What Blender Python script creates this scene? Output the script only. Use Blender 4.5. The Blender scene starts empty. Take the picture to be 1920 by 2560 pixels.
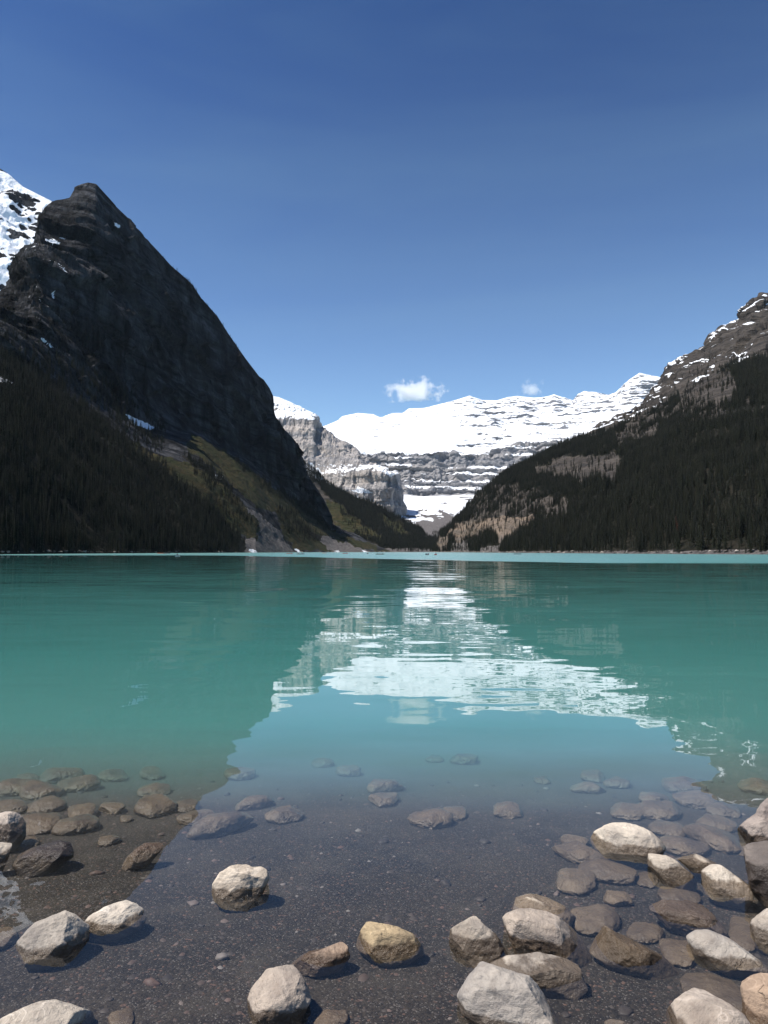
import bpy, bmesh, math, random
import numpy as np
from mathutils import Vector, Euler
R = math.radians
SC = bpy.context.scene
COL = SC.collection

# ------------------------------------------------------------------ camera
F = 1900.0                 # focal length in photograph pixels (1920 x 2560)
CAMZ = 1.6
PITCH = math.atan((1379.0 - 1280.0) / F)
CP, SP = math.cos(PITCH), math.sin(PITCH)
cd = bpy.data.cameras.new('camera')
cd.sensor_fit = 'VERTICAL'; cd.sensor_height = 36.0; cd.lens = 36.0 * F / 2560.0
cd.clip_start = 0.05; cd.clip_end = 60000.0
cam = bpy.data.objects.new('camera', cd); COL.objects.link(cam)
cam.location = (0, 0, CAMZ); cam.rotation_euler = (math.pi / 2 + PITCH, 0, 0)
SC.camera = cam

# ------------------------------------------------------------------ light
SUN_EL, SUN_BACK = R(60.0), R(16.0)     # the sun stands to the left, a little behind the camera
S = Vector((-math.cos(SUN_EL) * math.cos(SUN_BACK), -math.cos(SUN_EL) * math.sin(SUN_BACK), math.sin(SUN_EL)))
ld = bpy.data.lights.new('sun', 'SUN'); ld.energy = 5.0; ld.angle = R(0.53); ld.color = (1.0, 0.955, 0.89)
sun = bpy.data.objects.new('sun', ld); COL.objects.link(sun)
sun.rotation_euler = S.to_track_quat('Z', 'Y').to_euler()
sun.location = (-200, 0, 300)

W = bpy.data.worlds.new('World'); SC.world = W; W.use_nodes = True
wt = W.node_tree; wt.nodes.clear()
sky = wt.nodes.new('ShaderNodeTexSky'); sky.sky_type = 'NISHITA'; sky.sun_disc = False
sky.sun_elevation = SUN_EL
sky.sun_rotation = math.atan2(S.x, S.y)
sky.altitude = 2400; sky.air_density = 1.0; sky.dust_density = 0.4; sky.ozone_density = 6.0
bg = wt.nodes.new('ShaderNodeBackground'); bg.inputs[1].default_value = 0.05
wo = wt.nodes.new('ShaderNodeOutputWorld')
# faint cirrus veil, the same in every direction
tc = wt.nodes.new('ShaderNodeTexCoord')
mp = wt.nodes.new('ShaderNodeMapping'); mp.inputs['Rotation'].default_value = (0.35, -0.25, 0.5); mp.inputs['Scale'].default_value = (1.3, 2.2, 8.0)
wn = wt.nodes.new('ShaderNodeTexNoise'); wn.inputs['Scale'].default_value = 1.1; wn.inputs['Detail'].default_value = 5; wn.inputs['Roughness'].default_value = 0.5; wn.inputs['Distortion'].default_value = 0.6
wr = wt.nodes.new('ShaderNodeMapRange'); wr.inputs[1].default_value = 0.42; wr.inputs[2].default_value = 0.8; wr.inputs[3].default_value = 0.0; wr.inputs[4].default_value = 0.15
wm = wt.nodes.new('ShaderNodeMix'); wm.data_type = 'RGBA'; wm.inputs[7].default_value = (4.0, 6.6, 9.0, 1)
L = wt.links.new
L(tc.outputs['Generated'], mp.inputs[0]); L(mp.outputs[0], wn.inputs[0]); L(wn.outputs[0], wr.inputs[0])
wg = wt.nodes.new('ShaderNodeGamma'); wg.inputs[1].default_value = 1.55      # deep clear mountain blue
L(sky.outputs[0], wg.inputs[0])
L(wr.outputs[0], wm.inputs[0]); L(wg.outputs[0], wm.inputs[6]); 
# thin high haze: the lower the gaze, the more of it is looked through
ws = wt.nodes.new('ShaderNodeSeparateXYZ'); L(tc.outputs['Generated'], ws.inputs[0])
wz = wt.nodes.new('ShaderNodeMath'); wz.operation = 'MAXIMUM'; wz.inputs[1].default_value = 0.12; L(ws.outputs[2], wz.inputs[0])
wi = wt.nodes.new('ShaderNodeMath'); wi.operation = 'DIVIDE'; wi.inputs[0].default_value = 0.105; L(wz.outputs[0], wi.inputs[1])
wk = wt.nodes.new('ShaderNodeMath'); wk.operation = 'SUBTRACT'; wk.use_clamp = True; wk.inputs[1].default_value = 0.165; L(wi.outputs[0], wk.inputs[0])
wh = wt.nodes.new('ShaderNodeMix'); wh.data_type = 'RGBA'; wh.inputs[7].default_value = (8.6, 12.0, 15.2, 1)
L(wk.outputs[0], wh.inputs[0]); L(wm.outputs[2], wh.inputs[6]); 
wx = wt.nodes.new('ShaderNodeMix'); wx.data_type = 'RGBA'; wx.blend_type = 'MULTIPLY'; wx.inputs[0].default_value = 1.0; wx.inputs[7].default_value = (0.93, 1.0, 0.945, 1)
L(wh.outputs[2], wx.inputs[6]); L(wx.outputs[2], bg.inputs[0]); L(bg.outputs[0], wo.inputs[0])

SC.view_settings.view_transform = 'Standard'; SC.view_settings.look = 'None'
SC.view_settings.exposure = 0.4; SC.view_settings.gamma = 1.0
SC.view_settings.use_curve_mapping = False
SC.render.engine = 'CYCLES'
cy = SC.cycles
cy.max_bounces = 14; cy.diffuse_bounces = 3; cy.glossy_bounces = 4; cy.transmission_bounces = 4
cy.transparent_max_bounces = 12; cy.volume_bounces = 6
cy.caustics_reflective = False; cy.caustics_refractive = False
cy.use_denoising = True
try:
    cy.denoiser = 'OPENIMAGEDENOISE'; cy.denoising_prefilter = 'ACCURATE'; cy.denoising_input_passes = 'RGB_ALBEDO_NORMAL'
except Exception:
    pass
cy.sample_clamp_indirect = 6.0

# ------------------------------------------------------------------ numpy noise
rng = np.random.default_rng(7)
_P = rng.permutation(256).astype(np.int32); _P = np.concatenate([_P, _P, _P])
_G = rng.normal(size=(256, 3)); _G /= np.linalg.norm(_G, axis=1)[:, None]; _G = _G.astype(np.float32)
_GX, _GY, _GZ = (np.ascontiguousarray(_G[:, k]) for k in range(3))
def perlin(x, y, z):
    x, y, z = np.broadcast_arrays(np.asarray(x, np.float32), np.asarray(y, np.float32), np.asarray(z, np.float32))
    shp = x.shape; x, y, z = x.ravel(), y.ravel(), z.ravel(); out = np.empty(x.size, np.float32)
    for k in range(0, x.size, 12000): out[k:k + 12000] = _perlin(x[k:k + 12000], y[k:k + 12000], z[k:k + 12000])
    return out.reshape(shp)
def _perlin(x, y, z):
    xi = np.floor(x).astype(np.int32); yi = np.floor(y).astype(np.int32); zi = np.floor(z).astype(np.int32)
    xf, yf, zf = x - xi, y - yi, z - zi
    f = lambda t: t * t * t * (t * (t * 6 - 15) + 10)
    u, v, w = f(xf), f(yf), f(zf)
    out = 0
    for dx in (0, 1):
        wx = u if dx else 1 - u; ex = xf - dx
        a = _P[(xi + dx) & 255] + yi
        for dy in (0, 1):
            wxy = wx * (v if dy else 1 - v); ey = yf - dy
            b = _P[(a + dy) & 255] + zi
            for dz in (0, 1):
                h = _P[(b + dz) & 255]
                out = out + wxy * (w if dz else 1 - w) * (_GX[h] * ex + _GY[h] * ey + _GZ[h] * (zf - dz))
    return out * 1.5
def fbm(x, y, z, o=5, lac=2.03, gain=0.5):
    x, y, z = np.float32(x), np.float32(y), np.float32(z); s, a, t = 0, 1.0, 0
    for i in range(o):
        s = s + a * perlin(x + 17.3 * i, y + 5.1 * i, z - 9.7 * i); t += a
        x, y, z = x * lac, y * lac, z * lac; a *= gain
    return s / t
def ridged(x, y, z, o=5, lac=2.03, gain=0.5):
    x, y, z = np.float32(x), np.float32(y), np.float32(z); s, a, t = 0, 1.0, 0
    for i in range(o):
        s = s + a * (1 - 2 * np.abs(perlin(x + 11.3 * i, y - 4.1 * i, z + 3.7 * i))); t += a
        x, y, z = x * lac, y * lac, z * lac; a *= gain
    return s / t - 0.5
def facets(u, v, seed=0):
    """broken rock: every cell of a random mosaic is a tilted plane of its own; about -1 to 1"""
    u = np.float32(u); v = np.float32(v); iu = np.floor(u).astype(np.int32); iv = np.floor(v).astype(np.int32)
    best = np.full(u.shape, 9e9, np.float32); out = np.zeros(u.shape, np.float32)
    for du in (-1, 0, 1):
        for dv in (-1, 0, 1):
            cu, cv = iu + du, iv + dv
            h_ = _P[(_P[(cu + seed) & 255] + cv) & 255]; g = _G[h_]; g2 = _G[_P[h_ + 57]]
            ox = u - (cu + 0.5 + 0.45 * g[..., 0]); oy = v - (cv + 0.5 + 0.45 * g[..., 1]); d = ox * ox + oy * oy
            val = 0.55 * g[..., 2] + 0.8 * (g2[..., 0] * ox + 0.7 * g2[..., 1] * oy)
            k = d < best; best = np.where(k, d, best); out = np.where(k, val, out)
    return out
def sstep(a, b, x):
    t = np.clip((x - a) / (b - a), 0, 1); return t * t * (3 - 2 * t)

# ------------------------------------------------------------------ geometry of the view (used to survey the place)
def survey(px, py, D):
    """world point seen at photograph pixel (px, py) standing D metres ahead"""
    px = np.asarray(px, float); py = np.asarray(py, float); D = np.asarray(D, float)
    dy = F * CP - (1280 - py) * SP; dz = F * SP + (1280 - py) * CP
    k = D / dy
    return np.stack([(px - 960) * k, D + 0 * k, CAMZ + dz * k], -1)
def to_px(P):
    x, y, z = P[..., 0], P[..., 1], P[..., 2] - CAMZ
    fw = y * CP + z * SP; up = -y * SP + z * CP
    return 960 + F * x / fw, 1280 - F * up / fw
def py_of(z, D):
    zz = z - CAMZ
    return 1280 - F * (-D * SP + zz * CP) / (D * CP + zz * SP)
def in_poly(px, py, poly):
    c = np.zeros(px.shape, bool); n = len(poly)
    for i in range(n):
        x1, y1 = poly[i]; x2, y2 = poly[i - 1]
        if y1 == y2: continue
        c ^= ((y1 > py) != (y2 > py)) & (px < (x2 - x1) * (py - y1) / (y2 - y1) + x1)
    return c

# ------------------------------------------------------------------ object helpers
def tag(o, label=None, cat=None, group=None, kind=None):
    if label: o['label'] = label
    if cat: o['category'] = cat
    if group: o['group'] = group
    if kind: o['kind'] = kind
    return o
def link(name, me, mat=None, parent=None):
    o = bpy.data.objects.new(name, me); COL.objects.link(o)
    if mat is not None and me is not None and not me.materials: me.materials.append(mat)
    if parent is not None: o.parent = parent
    return o
def mesh_np(name, V, Fq, smooth=True):
    me = bpy.data.meshes.new(name)
    V = np.asarray(V, np.float32); Fq = np.asarray(Fq, np.int32)
    n, k = Fq.shape
    me.vertices.add(len(V)); me.vertices.foreach_set('co', V.ravel())
    me.loops.add(n * k); me.loops.foreach_set('vertex_index', Fq.ravel())
    me.polygons.add(n); me.polygons.foreach_set('loop_start', np.arange(0, n * k, k, dtype=np.int32))
    me.polygons.foreach_set('loop_total', np.full(n, k, np.int32))
    if smooth: me.polygons.foreach_set('use_smooth', np.ones(n, bool))
    me.update(calc_edges=True); return me
def add_attr(me, name, arr):
    a = me.attributes.new(name, 'FLOAT', 'POINT'); a.data.foreach_set('value', np.asarray(arr, np.float32).ravel())

class NB:
    """short-hand for building a material node tree"""
    def __init__(s, name):
        s.m = bpy.data.materials.new(name); s.m.use_nodes = True
        s.t = s.m.node_tree; s.t.nodes.clear()
        s.out = s.t.nodes.new('ShaderNodeOutputMaterial')
    def n(s, typ, **kw):
        x = s.t.nodes.new('ShaderNode' + typ)
        for k, v in kw.items(): setattr(x, k, v)
        return x
    def L(s, a, b):
        s.t.links.new(a, b)
    def put(s, sock, v):
        if hasattr(v, 'links') or isinstance(v, bpy.types.NodeSocket): s.L(v, sock)
        else: sock.default_value = v
    def math(s, op, a, b=0.5, c=None, clamp=False):
        x = s.n('Math', operation=op); x.use_clamp = clamp
        s.put(x.inputs[0], a); s.put(x.inputs[1], b)
        if c is not None: s.put(x.inputs[2], c)
        return x.outputs[0]
    def vmath(s, op, a, b=(0, 0, 0)):
        x = s.n('VectorMath', operation=op); s.put(x.inputs[0], a); s.put(x.inputs[1], b)
        return x.outputs[0]
    def mix(s, f, a, b, blend='MIX'):
        x = s.n('Mix', data_type='RGBA', blend_type=blend)
        s.put(x.inputs[0], f); s.put(x.inputs[6], a); s.put(x.inputs[7], b); return x.outputs[2]
    def rng(s, v, a, b, c=0.0, d=1.0, smooth=False):
        x = s.n('MapRange'); x.interpolation_type = 'SMOOTHSTEP' if smooth else 'LINEAR'
        s.put(x.inputs[0], v)
        for i, k in enumerate((a, b, c, d)): s.put(x.inputs[1 + i], k)
        return x.outputs[0]
    def noise(s, vec, scale, detail=4, rough=0.55, dist=0.0, col=False):
        x = s.n('TexNoise'); s.put(x.inputs['Vector'], vec); x.inputs['Scale'].default_value = scale
        x.inputs['Detail'].default_value = detail; x.inputs['Roughness'].default_value = rough; x.inputs['Distortion'].default_value = dist
        return x.outputs[1 if col else 0]
    def pos(s): return s.n('NewGeometry').outputs['Position']
    def scl(s, vec, k): return s.vmath('MULTIPLY', vec, k)
    def attr(s, name): return s.n('Attribute', attribute_name=name).outputs['Fac']
    def bump(s, h, dist, strength=1.0):
        x = s.n('Bump'); x.inputs['Distance'].default_value = dist; x.inputs['Strength'].default_value = strength
        s.L(h, x.inputs['Height']); return x.outputs[0]
    def bsdf(s, col, rough=0.9, normal=None, spec=0.2):
        b = s.n('BsdfPrincipled'); s.put(b.inputs['Base Color'], col); s.put(b.inputs['Roughness'], rough)
        b.inputs['Specular IOR Level'].default_value = spec
        if normal is not None: s.L(normal, b.inputs['Normal'])
        return b.outputs[0]
    def surf(s, sh): s.L(sh, s.out.inputs['Surface']); return s.m
def C4(c): return (c[0], c[1], c[2], 1.0)

# ------------------------------------------------------------------ terrain material: rock with snow, grass, scree and forest floor
def terrain_mat(name, rock1, rock2, rock3, strata=22.0, unit=1.0, stb=0.8, vsb=0.7, streak=0.0, vsc=0.55, tilt=0.0, snowcol=(0.86, 0.88, 0.91)):
    b = NB(name); p = b.pos()
    n1 = b.noise(b.scl(p, (1 / (90 * unit),) * 3), 1, 6, 0.6)
    warp = b.noise(b.scl(p, (1 / (260 * unit),) * 3), 1, 3)
    sep = b.n('SeparateXYZ'); b.L(p, sep.inputs[0])
    zz = b.math('ADD', b.math('MULTIPLY_ADD', warp, 60 * unit, sep.outputs[2]), b.math('MULTIPLY', sep.outputs[1], tilt))
    cx = b.n('CombineXYZ'); b.put(cx.inputs[0], b.math('MULTIPLY', sep.outputs[0], 0.0016 / unit)); b.put(cx.inputs[1], b.math('MULTIPLY', sep.outputs[1], 0.0016 / unit)); b.put(cx.inputs[2], b.math('DIVIDE', zz, strata * unit))
    st = b.noise(cx.outputs[0], 1, 5, 0.65)
    vs = b.noise(b.scl(p, (1 / (9 * unit), 1 / (9 * unit), 1 / (70 * unit))), 1, 4, 0.6)   # vertical weather streaks
    c = b.mix(b.rng(st, 0.36, 0.62), C4(rock1), C4(rock2))
    c = b.mix(b.rng(n1, 0.45, 0.7), c, C4(rock3))
    c = b.mix(b.rng(vs, 0.35, 0.68, vsc, 0.0), c, b.mix(1.0, c, (0.45, 0.45, 0.48, 1), 'MULTIPLY'))
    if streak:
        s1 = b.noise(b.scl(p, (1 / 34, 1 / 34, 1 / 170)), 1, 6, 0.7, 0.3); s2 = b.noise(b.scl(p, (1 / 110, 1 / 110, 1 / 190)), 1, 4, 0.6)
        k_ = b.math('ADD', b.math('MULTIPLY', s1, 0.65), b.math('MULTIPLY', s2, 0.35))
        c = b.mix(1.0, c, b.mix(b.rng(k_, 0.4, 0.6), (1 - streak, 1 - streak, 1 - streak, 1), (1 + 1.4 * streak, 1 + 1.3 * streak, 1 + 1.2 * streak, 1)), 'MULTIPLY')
    fine = b.noise(b.scl(p, (1 / (12 * unit),) * 3), 1, 6, 0.65)
    c = b.mix(b.math('MULTIPLY', b.attr('tan'), b.rng(n1, 0.3, 0.55)), c, b.mix(b.rng(st, 0.4, 0.6), (0.235, 0.178, 0.132, 1), (0.15, 0.125, 0.105, 1)))
    def edge(mask, w=0.55):
        return b.rng(b.math('ADD', mask, b.math('MULTIPLY', b.math('SUBTRACT', fine, 0.5), w * 2)), 0.44, 0.56)
    tal = b.noise(b.scl(p, (1 / 6.0,) * 3), 1, 5, 0.75)
    c = b.mix(edge(b.attr('talus')), c, b.mix(b.rng(tal, 0.35, 0.65), (0.06, 0.056, 0.055, 1), (0.3, 0.27, 0.255, 1)))
    gr = b.noise(b.scl(p, (1 / (40 * unit),) * 3), 1, 5, 0.65)
    gc = b.mix(b.rng(gr, 0.38, 0.62), (0.03, 0.034, 0.012, 1), (0.062, 0.044, 0.019, 1))
    c = b.mix(edge(b.attr('grass')), c, b.mix(b.rng(fine, 0.35, 0.7), gc, (0.028, 0.032, 0.013, 1)))
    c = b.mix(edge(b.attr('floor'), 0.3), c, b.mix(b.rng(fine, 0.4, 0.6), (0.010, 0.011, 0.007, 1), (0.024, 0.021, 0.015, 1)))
    sm = edge(b.attr('snow'), 0.45)
    c = b.mix(sm, c, C4(snowcol))
    h = b.math('ADD', b.math('MULTIPLY', fine, 1.0), b.math('MULTIPLY', st, stb))
    h = b.math('ADD', h, b.math('MULTIPLY', vs, vsb))
    h = b.math('ADD', h, b.math('MULTIPLY', b.math('MULTIPLY', tal, 0.9), b.attr('talus')))
    h = b.math('MULTIPLY', h, b.rng(sm, 0, 1, 1.0, 0.3))
    return b.surf(b.bsdf(c, 0.92, b.bump(h, 9.0 * unit, 1.0), 0.12))

# ------------------------------------------------------------------ mountain building: rows of surveyed lines, skinned and weathered
def row(pts, D=None, z=None):
    """pts: (px, py, D) triples, or (px, D) with z given"""
    a = np.array(pts, float)
    if z is not None:
        return ('z', a[:, 0], a[:, 1], z)
    return ('p', a[:, 0], a[:, 1], a[:, 2])
def row_eval(r, px):
    if r[0] == 'z':
        D = np.interp(px, r[1], r[2]); return survey(px, py_of(r[3], D), D)
    return survey(px, np.interp(px, r[1], r[2]), np.interp(px, r[1], r[3]))
class Terrain:
    def __init__(s, rows, px0, px1, ncol, segs, displace, back=(500, 250)):
        px = np.linspace(px0, px1, ncol)
        ctrl = [row_eval(r, px) for r in rows]
        P, v = [], []
        for i, n in enumerate(segs):
            t = np.linspace(0, 1, n, endpoint=False)[:, None, None]
            P.append(ctrl[i][None] * (1 - t) + ctrl[i + 1][None] * t); v.append(i + t[:, 0, 0])
        P.append(ctrl[-1][None]); v.append([len(segs)])
        P = np.concatenate(P); v = np.concatenate(v)
        # soften the creases between rows
        for _ in range(8):
            P[1:-1] = 0.25 * P[:-2] + 0.5 * P[1:-1] + 0.25 * P[2:]
        # the far side of the mountain
        nb = 10; B = []
        for k in range(1, nb + 1):
            q = ctrl[-1].copy(); q[:, 1] += back[0] * k / nb; q[:, 0] *= q[:, 1] / ctrl[-1][:, 1]
            q[:, 2] = q[:, 2] - (k / nb) ** 0.9 * (q[:, 2] + 60) * (1 if k < nb else 1)
            B.append(q)
        s.front = len(P)
        P = np.concatenate([P, np.array(B)]); v = np.concatenate([v, np.full(nb, len(segs))])
        s.px = np.broadcast_to(px, P.shape[:2]); s.v = np.broadcast_to(v[:, None], P.shape[:2])
        du = np.gradient(P, axis=1); dv = np.gradient(P, axis=0)
        N = np.cross(du, dv); N /= np.linalg.norm(N, axis=2)[..., None] + 1e-9
        s.P = displace(P, N, s.v, s.px)
        s.nr, s.nc = s.P.shape[:2]
        du = np.gradient(s.P, axis=1); dv = np.gradient(s.P, axis=0)
        N = np.cross(du, dv); s.N = N / (np.linalg.norm(N, axis=2)[..., None] + 1e-9)
        s.qx, s.qy = to_px(s.P)
    def build(s, name, mat, attrs):
        i = np.arange(s.nr * s.nc).reshape(s.nr, s.nc)
        q = np.stack([i[:-1, :-1], i[:-1, 1:], i[1:, 1:], i[1:, :-1]], -1).reshape(-1, 4)
        me = mesh_np(name, s.P.reshape(-1, 3), q)
        for k in ('snow', 'grass', 'talus', 'floor', 'tan'):
            add_attr(me, k, attrs.get(k, np.zeros(s.P.shape[:2])))
        o = link(name, me, mat); return o
    def jit(s, amp=9.0, sc=1 / 26.0):
        if not hasattr(s, 'jn'): s.jn = (fbm(s.qx * sc, s.qy * sc, 3.3, 4), fbm(s.qx * sc, s.qy * sc, 9.1, 4))
        a, b_ = s.jn
        return s.qx + a * amp * 2, s.qy + b_ * amp * 2
    def poly(s, polys, amp=9.0):
        x, y = s.jit(amp); m = np.zeros(x.shape, bool)
        for p_ in polys: m |= in_poly(x, y, p_)
        m[s.front + 1:] = False
        return m.astype(float)
    def sample(s, n, rs, dens):
        """n random points on the surface, thinned by dens (a grid)"""
        P = s.P; A = np.linalg.norm(np.cross(P[:-1, 1:] - P[:-1, :-1], P[1:, :-1] - P[:-1, :-1]), axis=2) * dens[:-1, :-1]
        A[s.front - 1:] = 0
        c = np.cumsum(A.ravel()); k = np.searchsorted(c, rs.random(n) * c[-1]); k = np.clip(k, 0, A.size - 1)
        r_, c_ = np.divmod(k, A.shape[1]); a = rs.random(n)[:, None]; b_ = rs.random(n)[:, None]
        return (P[r_, c_] * (1 - a) + P[r_, c_ + 1] * a) * (1 - b_) + (P[r_ + 1, c_] * (1 - a) + P[r_ + 1, c_ + 1] * a) * b_
def strata_push(P, z, step, face, amount):
    """ledges: cliff for part of every step, bench for the rest; returns a horizontal push away from the viewer"""
    f = (z / step) % 1.0
    sfun = np.where(f < face, f / face * 0.12, 0.12 + (f - face) / (1 - face) * 0.88)
    return (sfun - f) * amount

# ---- dark mountain on the left
BASE_L = [(-260, 330), (0, 450), (300, 700), (500, 950), (640, 1200), (720, 1500), (860, 2000), (980, 2320)]
FOOT_L = [(-260, 800, 850), (0, 890, 1050), (120, 945, 1200), (235, 1000, 1350), (318, 1038, 1480), (382, 1066, 1600), (509, 1085, 1800), (600, 1135, 1950), (694, 1205, 2100), (760, 1272, 2220), (829, 1326, 2330), (900, 1350, 2340), (980, 1380, 2350)]
CREST_L = [(-260, 800, 1350), (-100, 760, 1400), (0, 727, 1430), (35, 704, 1480), (69, 635, 1560), (87, 554, 1620), (110, 520, 1680), (133, 504, 1720), (174, 495, 1750), (191, 468, 1780), (220, 461, 1800), (237, 464, 1810), (255, 484, 1830), (289, 519, 1860), (336, 565, 1900), (382, 614, 1950), (428, 664, 2000), (480, 710, 2050), (503, 745, 2070), (544, 791, 2110), (573, 837, 2140), (613, 895, 2190), (648, 941, 2240), (660, 950, 2260), (674, 970, 2280), (684, 992, 2300), (690, 1040, 2320), (733, 1108, 2350), (760, 1151, 2370), (767, 1185, 2380), (802, 1240, 2400), (825, 1282, 2420), (829, 1309, 2440), (890, 1336, 2450), (930, 1358, 2460), (980, 1379, 2470)]
def disp_left(P, N, v, px):
    x, y, z = P[..., 0], P[..., 1], P[..., 2]
    cliff = sstep(0.9, 1.15, v) * (1 - sstep(820, 860, px)); low = 1 - cliff
    edge = 1 - 0.75 * sstep(1.75, 2.0, v)
    s_along = y * 0.8 - x * 0.5
    g = ridged(s_along / 190, z / 620, 0.3, 5) * 58 + ridged(s_along / 55, z / 260, 2.2, 4) * 28 + ridged(x / 60, y / 60, z / 60, 4) * 6
    wob = 30 * fbm(x / 80, y / 80, z / 80, 3)
    g = 0.6 * g + facets((s_along + wob) / 130, (z + 0.5 * s_along) / 210, 3) * 34 + facets((s_along + wob) / 48, (z + wob) / 95, 8) * 17 + facets((s_along + 0.4 * wob) / 17, (z + wob) / 30, 21) * 6
    led = (np.abs(((z + 0.25 * y + 30 * fbm(x / 200, y / 200, z / 200, 3)) / 46) % 1 - 0.5) - 0.25) * 3.5
    d = cliff * edge * (g + led) + low * (fbm(x / 120, y / 120, 1.0, 5) * 14 + fbm(x / 18, y / 18, z / 18, 3) * 2.5) * sstep(-5, 40, z)
    d = d * (1 - 0.8 * sstep(880, 960, px))
    return P + N * d[..., None]
TL = Terrain([row([(a, b - 20) for a, b in BASE_L], z=-8), row(FOOT_L), row(CREST_L)], -260, 980, 620, [150, 250], disp_left, back=(450, 300))

# ---- mountain on the right: forested flank under a rocky ridge
BASE_R = [(1080, 2150), (1100, 1950), (1200, 1230), (1300, 900), (1500, 600), (1700, 480), (1920, 415), (2180, 350)]
CREST_R = [(1080, 1378, 2300), (1094, 1352, 2280), (1099, 1330, 2260), (1128, 1310, 2220), (1162, 1276, 2150), (1191, 1238, 2100), (1243, 1197, 2030), (1284, 1168, 2000), (1365, 1132, 1980), (1458, 1082, 1980), (1504, 1054, 2010), (1602, 1012, 2150), (1640, 965, 2230), (1663, 943, 2260), (1669, 923, 2260), (1689, 903, 2250), (1730, 882, 2230), (1770, 859, 2200), (1779, 836, 2180), (1851, 793, 2120), (1863, 767, 2100), (1880, 746, 2080), (1903, 740, 2060), (1930, 742, 2050), (2000, 790, 2050), (2180, 860, 2050)]
MID_R = [(1080, 1379, 2200), (1099, 1355, 2080), (1128, 1345, 1960), (1162, 1325, 1800), (1191, 1305, 1700), (1243, 1280, 1560), (1284, 1262, 1480), (1365, 1220, 1450), (1458, 1160, 1480), (1539, 1120, 1560), (1625, 1060, 1620), (1701, 1000, 1620), (1741, 965, 1600), (1816, 925, 1520), (1863, 905, 1470), (1920, 898, 1420), (2180, 900, 1350)]
def disp_right(P, N, v, px):
    x, y, z = P[..., 0], P[..., 1], P[..., 2]
    up = sstep(1.0, 1.2, v); edge = 1 - 0.5 * sstep(1.85, 2.0, v)
    rocky = up * sstep(1440, 1640, px)
    d = rocky * edge * (ridged(x / 120, y / 120, z / 260, 5) * 22 + fbm(x / 30, y / 30, z / 30, 4) * 9)
    led = (np.abs(((z + 0.12 * x + 16 * fbm(x / 150, y / 150, z / 150, 3)) / 38) % 1 - 0.5) - 0.25)
    d = d + facets((x - y) / 60 + 0.3 * fbm(x / 50, y / 50, z / 50, 3), z / 40, 5) * (4 + 11 * rocky * edge * edge) * sstep(10, 60, z)
    d = d + led * (8 + 10 * rocky) * sstep(10, 60, z)
    d = d + fbm(x / 130, y / 130, z / 130, 5) * 16 * sstep(0, 60, z) * (1 - 0.5 * up)
    d = d + ridged(x / 45, y / 45, z / 80, 3) * 4 * sstep(0, 60, z)
    return P + N * (d * (0.25 + 0.75 * sstep(1085, 1180, px)))[..., None]
TR = Terrain([row([(a, b - 12) for a, b in BASE_R], z=-8), row(MID_R), row(CREST_R)], 1080, 2180, 600, [190, 190], disp_right, back=(500, 300))

# ---- forested spur closing the valley
CREST_S = [(700, 1120, 3150), (740, 1142, 3150), (767, 1164, 3150), (802, 1195, 3130), (856, 1223, 3100), (910, 1250, 3080), (968, 1278, 3050), (1026, 1311, 3000), (1049, 1323, 2950), (1060, 1342, 2900), (1099, 1352, 2880), (1140, 1362, 2860), (1200, 1370, 2850)]
def disp_spur(P, N, v, px):
    x, y, z = P[..., 0], P[..., 1], P[..., 2]
    return P + N * (fbm(x / 160, y / 160, z / 160, 5) * 22 * sstep(3, 70, z) + ridged(x / 60, y / 60, z / 200, 3) * 5 * sstep(10, 60, z))[..., None]
TS = Terrain([row([(700, 2440), (900, 2440), (980, 2420), (1060, 2440), (1200, 2500)], z=-3), row([(700, 1290, 2750), (830, 1318, 2700), (968, 1352, 2650), (1040, 1368, 2620), (1100, 1374, 2620), (1200, 1376, 2620)]), row(CREST_S)], 700, 1200, 260, [40, 120], disp_spur, back=(500, 300))

# ---- banded peak behind the dark mountain
CREST_P = [(560, 960, 4800), (640, 985, 4800), (682, 990, 4800), (698, 993, 4800), (729, 1006, 4790), (752, 1020, 4780), (771, 1029, 4770), (785, 1045, 4760), (802, 1062, 4740), (833, 1089, 4700), (860, 1104, 4670), (875, 1124, 4640), (895, 1131, 4610), (922, 1157, 4560), (968, 1177, 4500), (990, 1179, 4480), (999, 1209, 4470), (1004, 1251, 4460), (1012, 1290, 4450)]
def clipc(py, dD):   # a line kept below the peak's own crest
    cx_ = [c[0] for c in CREST_P]; cyv = [c[1] for c in CREST_P]; cD = [c[2] for c in CREST_P]
    out = []
    for px in np.linspace(560, 1012, 80):
        c = np.interp(px, cx_, cyv); D_ = np.interp(px, cx_, cD)
        out.append((px, max(py(px), c + 6), D_ - dD if py(px) > c + 6 else D_ - dD * 0.5))
    return out
def disp_peak(P, N, v, px):
    x, y, z = P[..., 0], P[..., 1], P[..., 2]
    edge = 1 - 0.6 * sstep(2.85, 3.0, v)
    zz = z + 40 * fbm(x / 500, y / 500, 0.2, 3)
    led = -strata_push(P, zz, 95, 0.6, 34)
    g = ridged(x / 210, y / 260, z / 1200, 5) * 40 + ridged(x / 42, y / 60, z / 420, 4) * 16 + ridged(x / 24, y / 30, z / 20, 3) * 6
    g = 0.7 * g + facets(x / 80 + 0.3 * fbm(x / 60, y / 60, z / 60, 3), z / 190, 4) * 15 + facets(x / 26, z / 70, 14) * 6
    return P + N * ((g + led) * edge)[..., None]
TP = Terrain([row([(560, 1330, 3900), (1012, 1330, 4150)]), row(clipc(lambda p: 1180 + (p - 780) * 0.02, 430)), row(clipc(lambda p: 1050.0, 240)), row(CREST_P)], 560, 1012, 420, [90, 100, 60], disp_peak, back=(600, 300))

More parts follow.
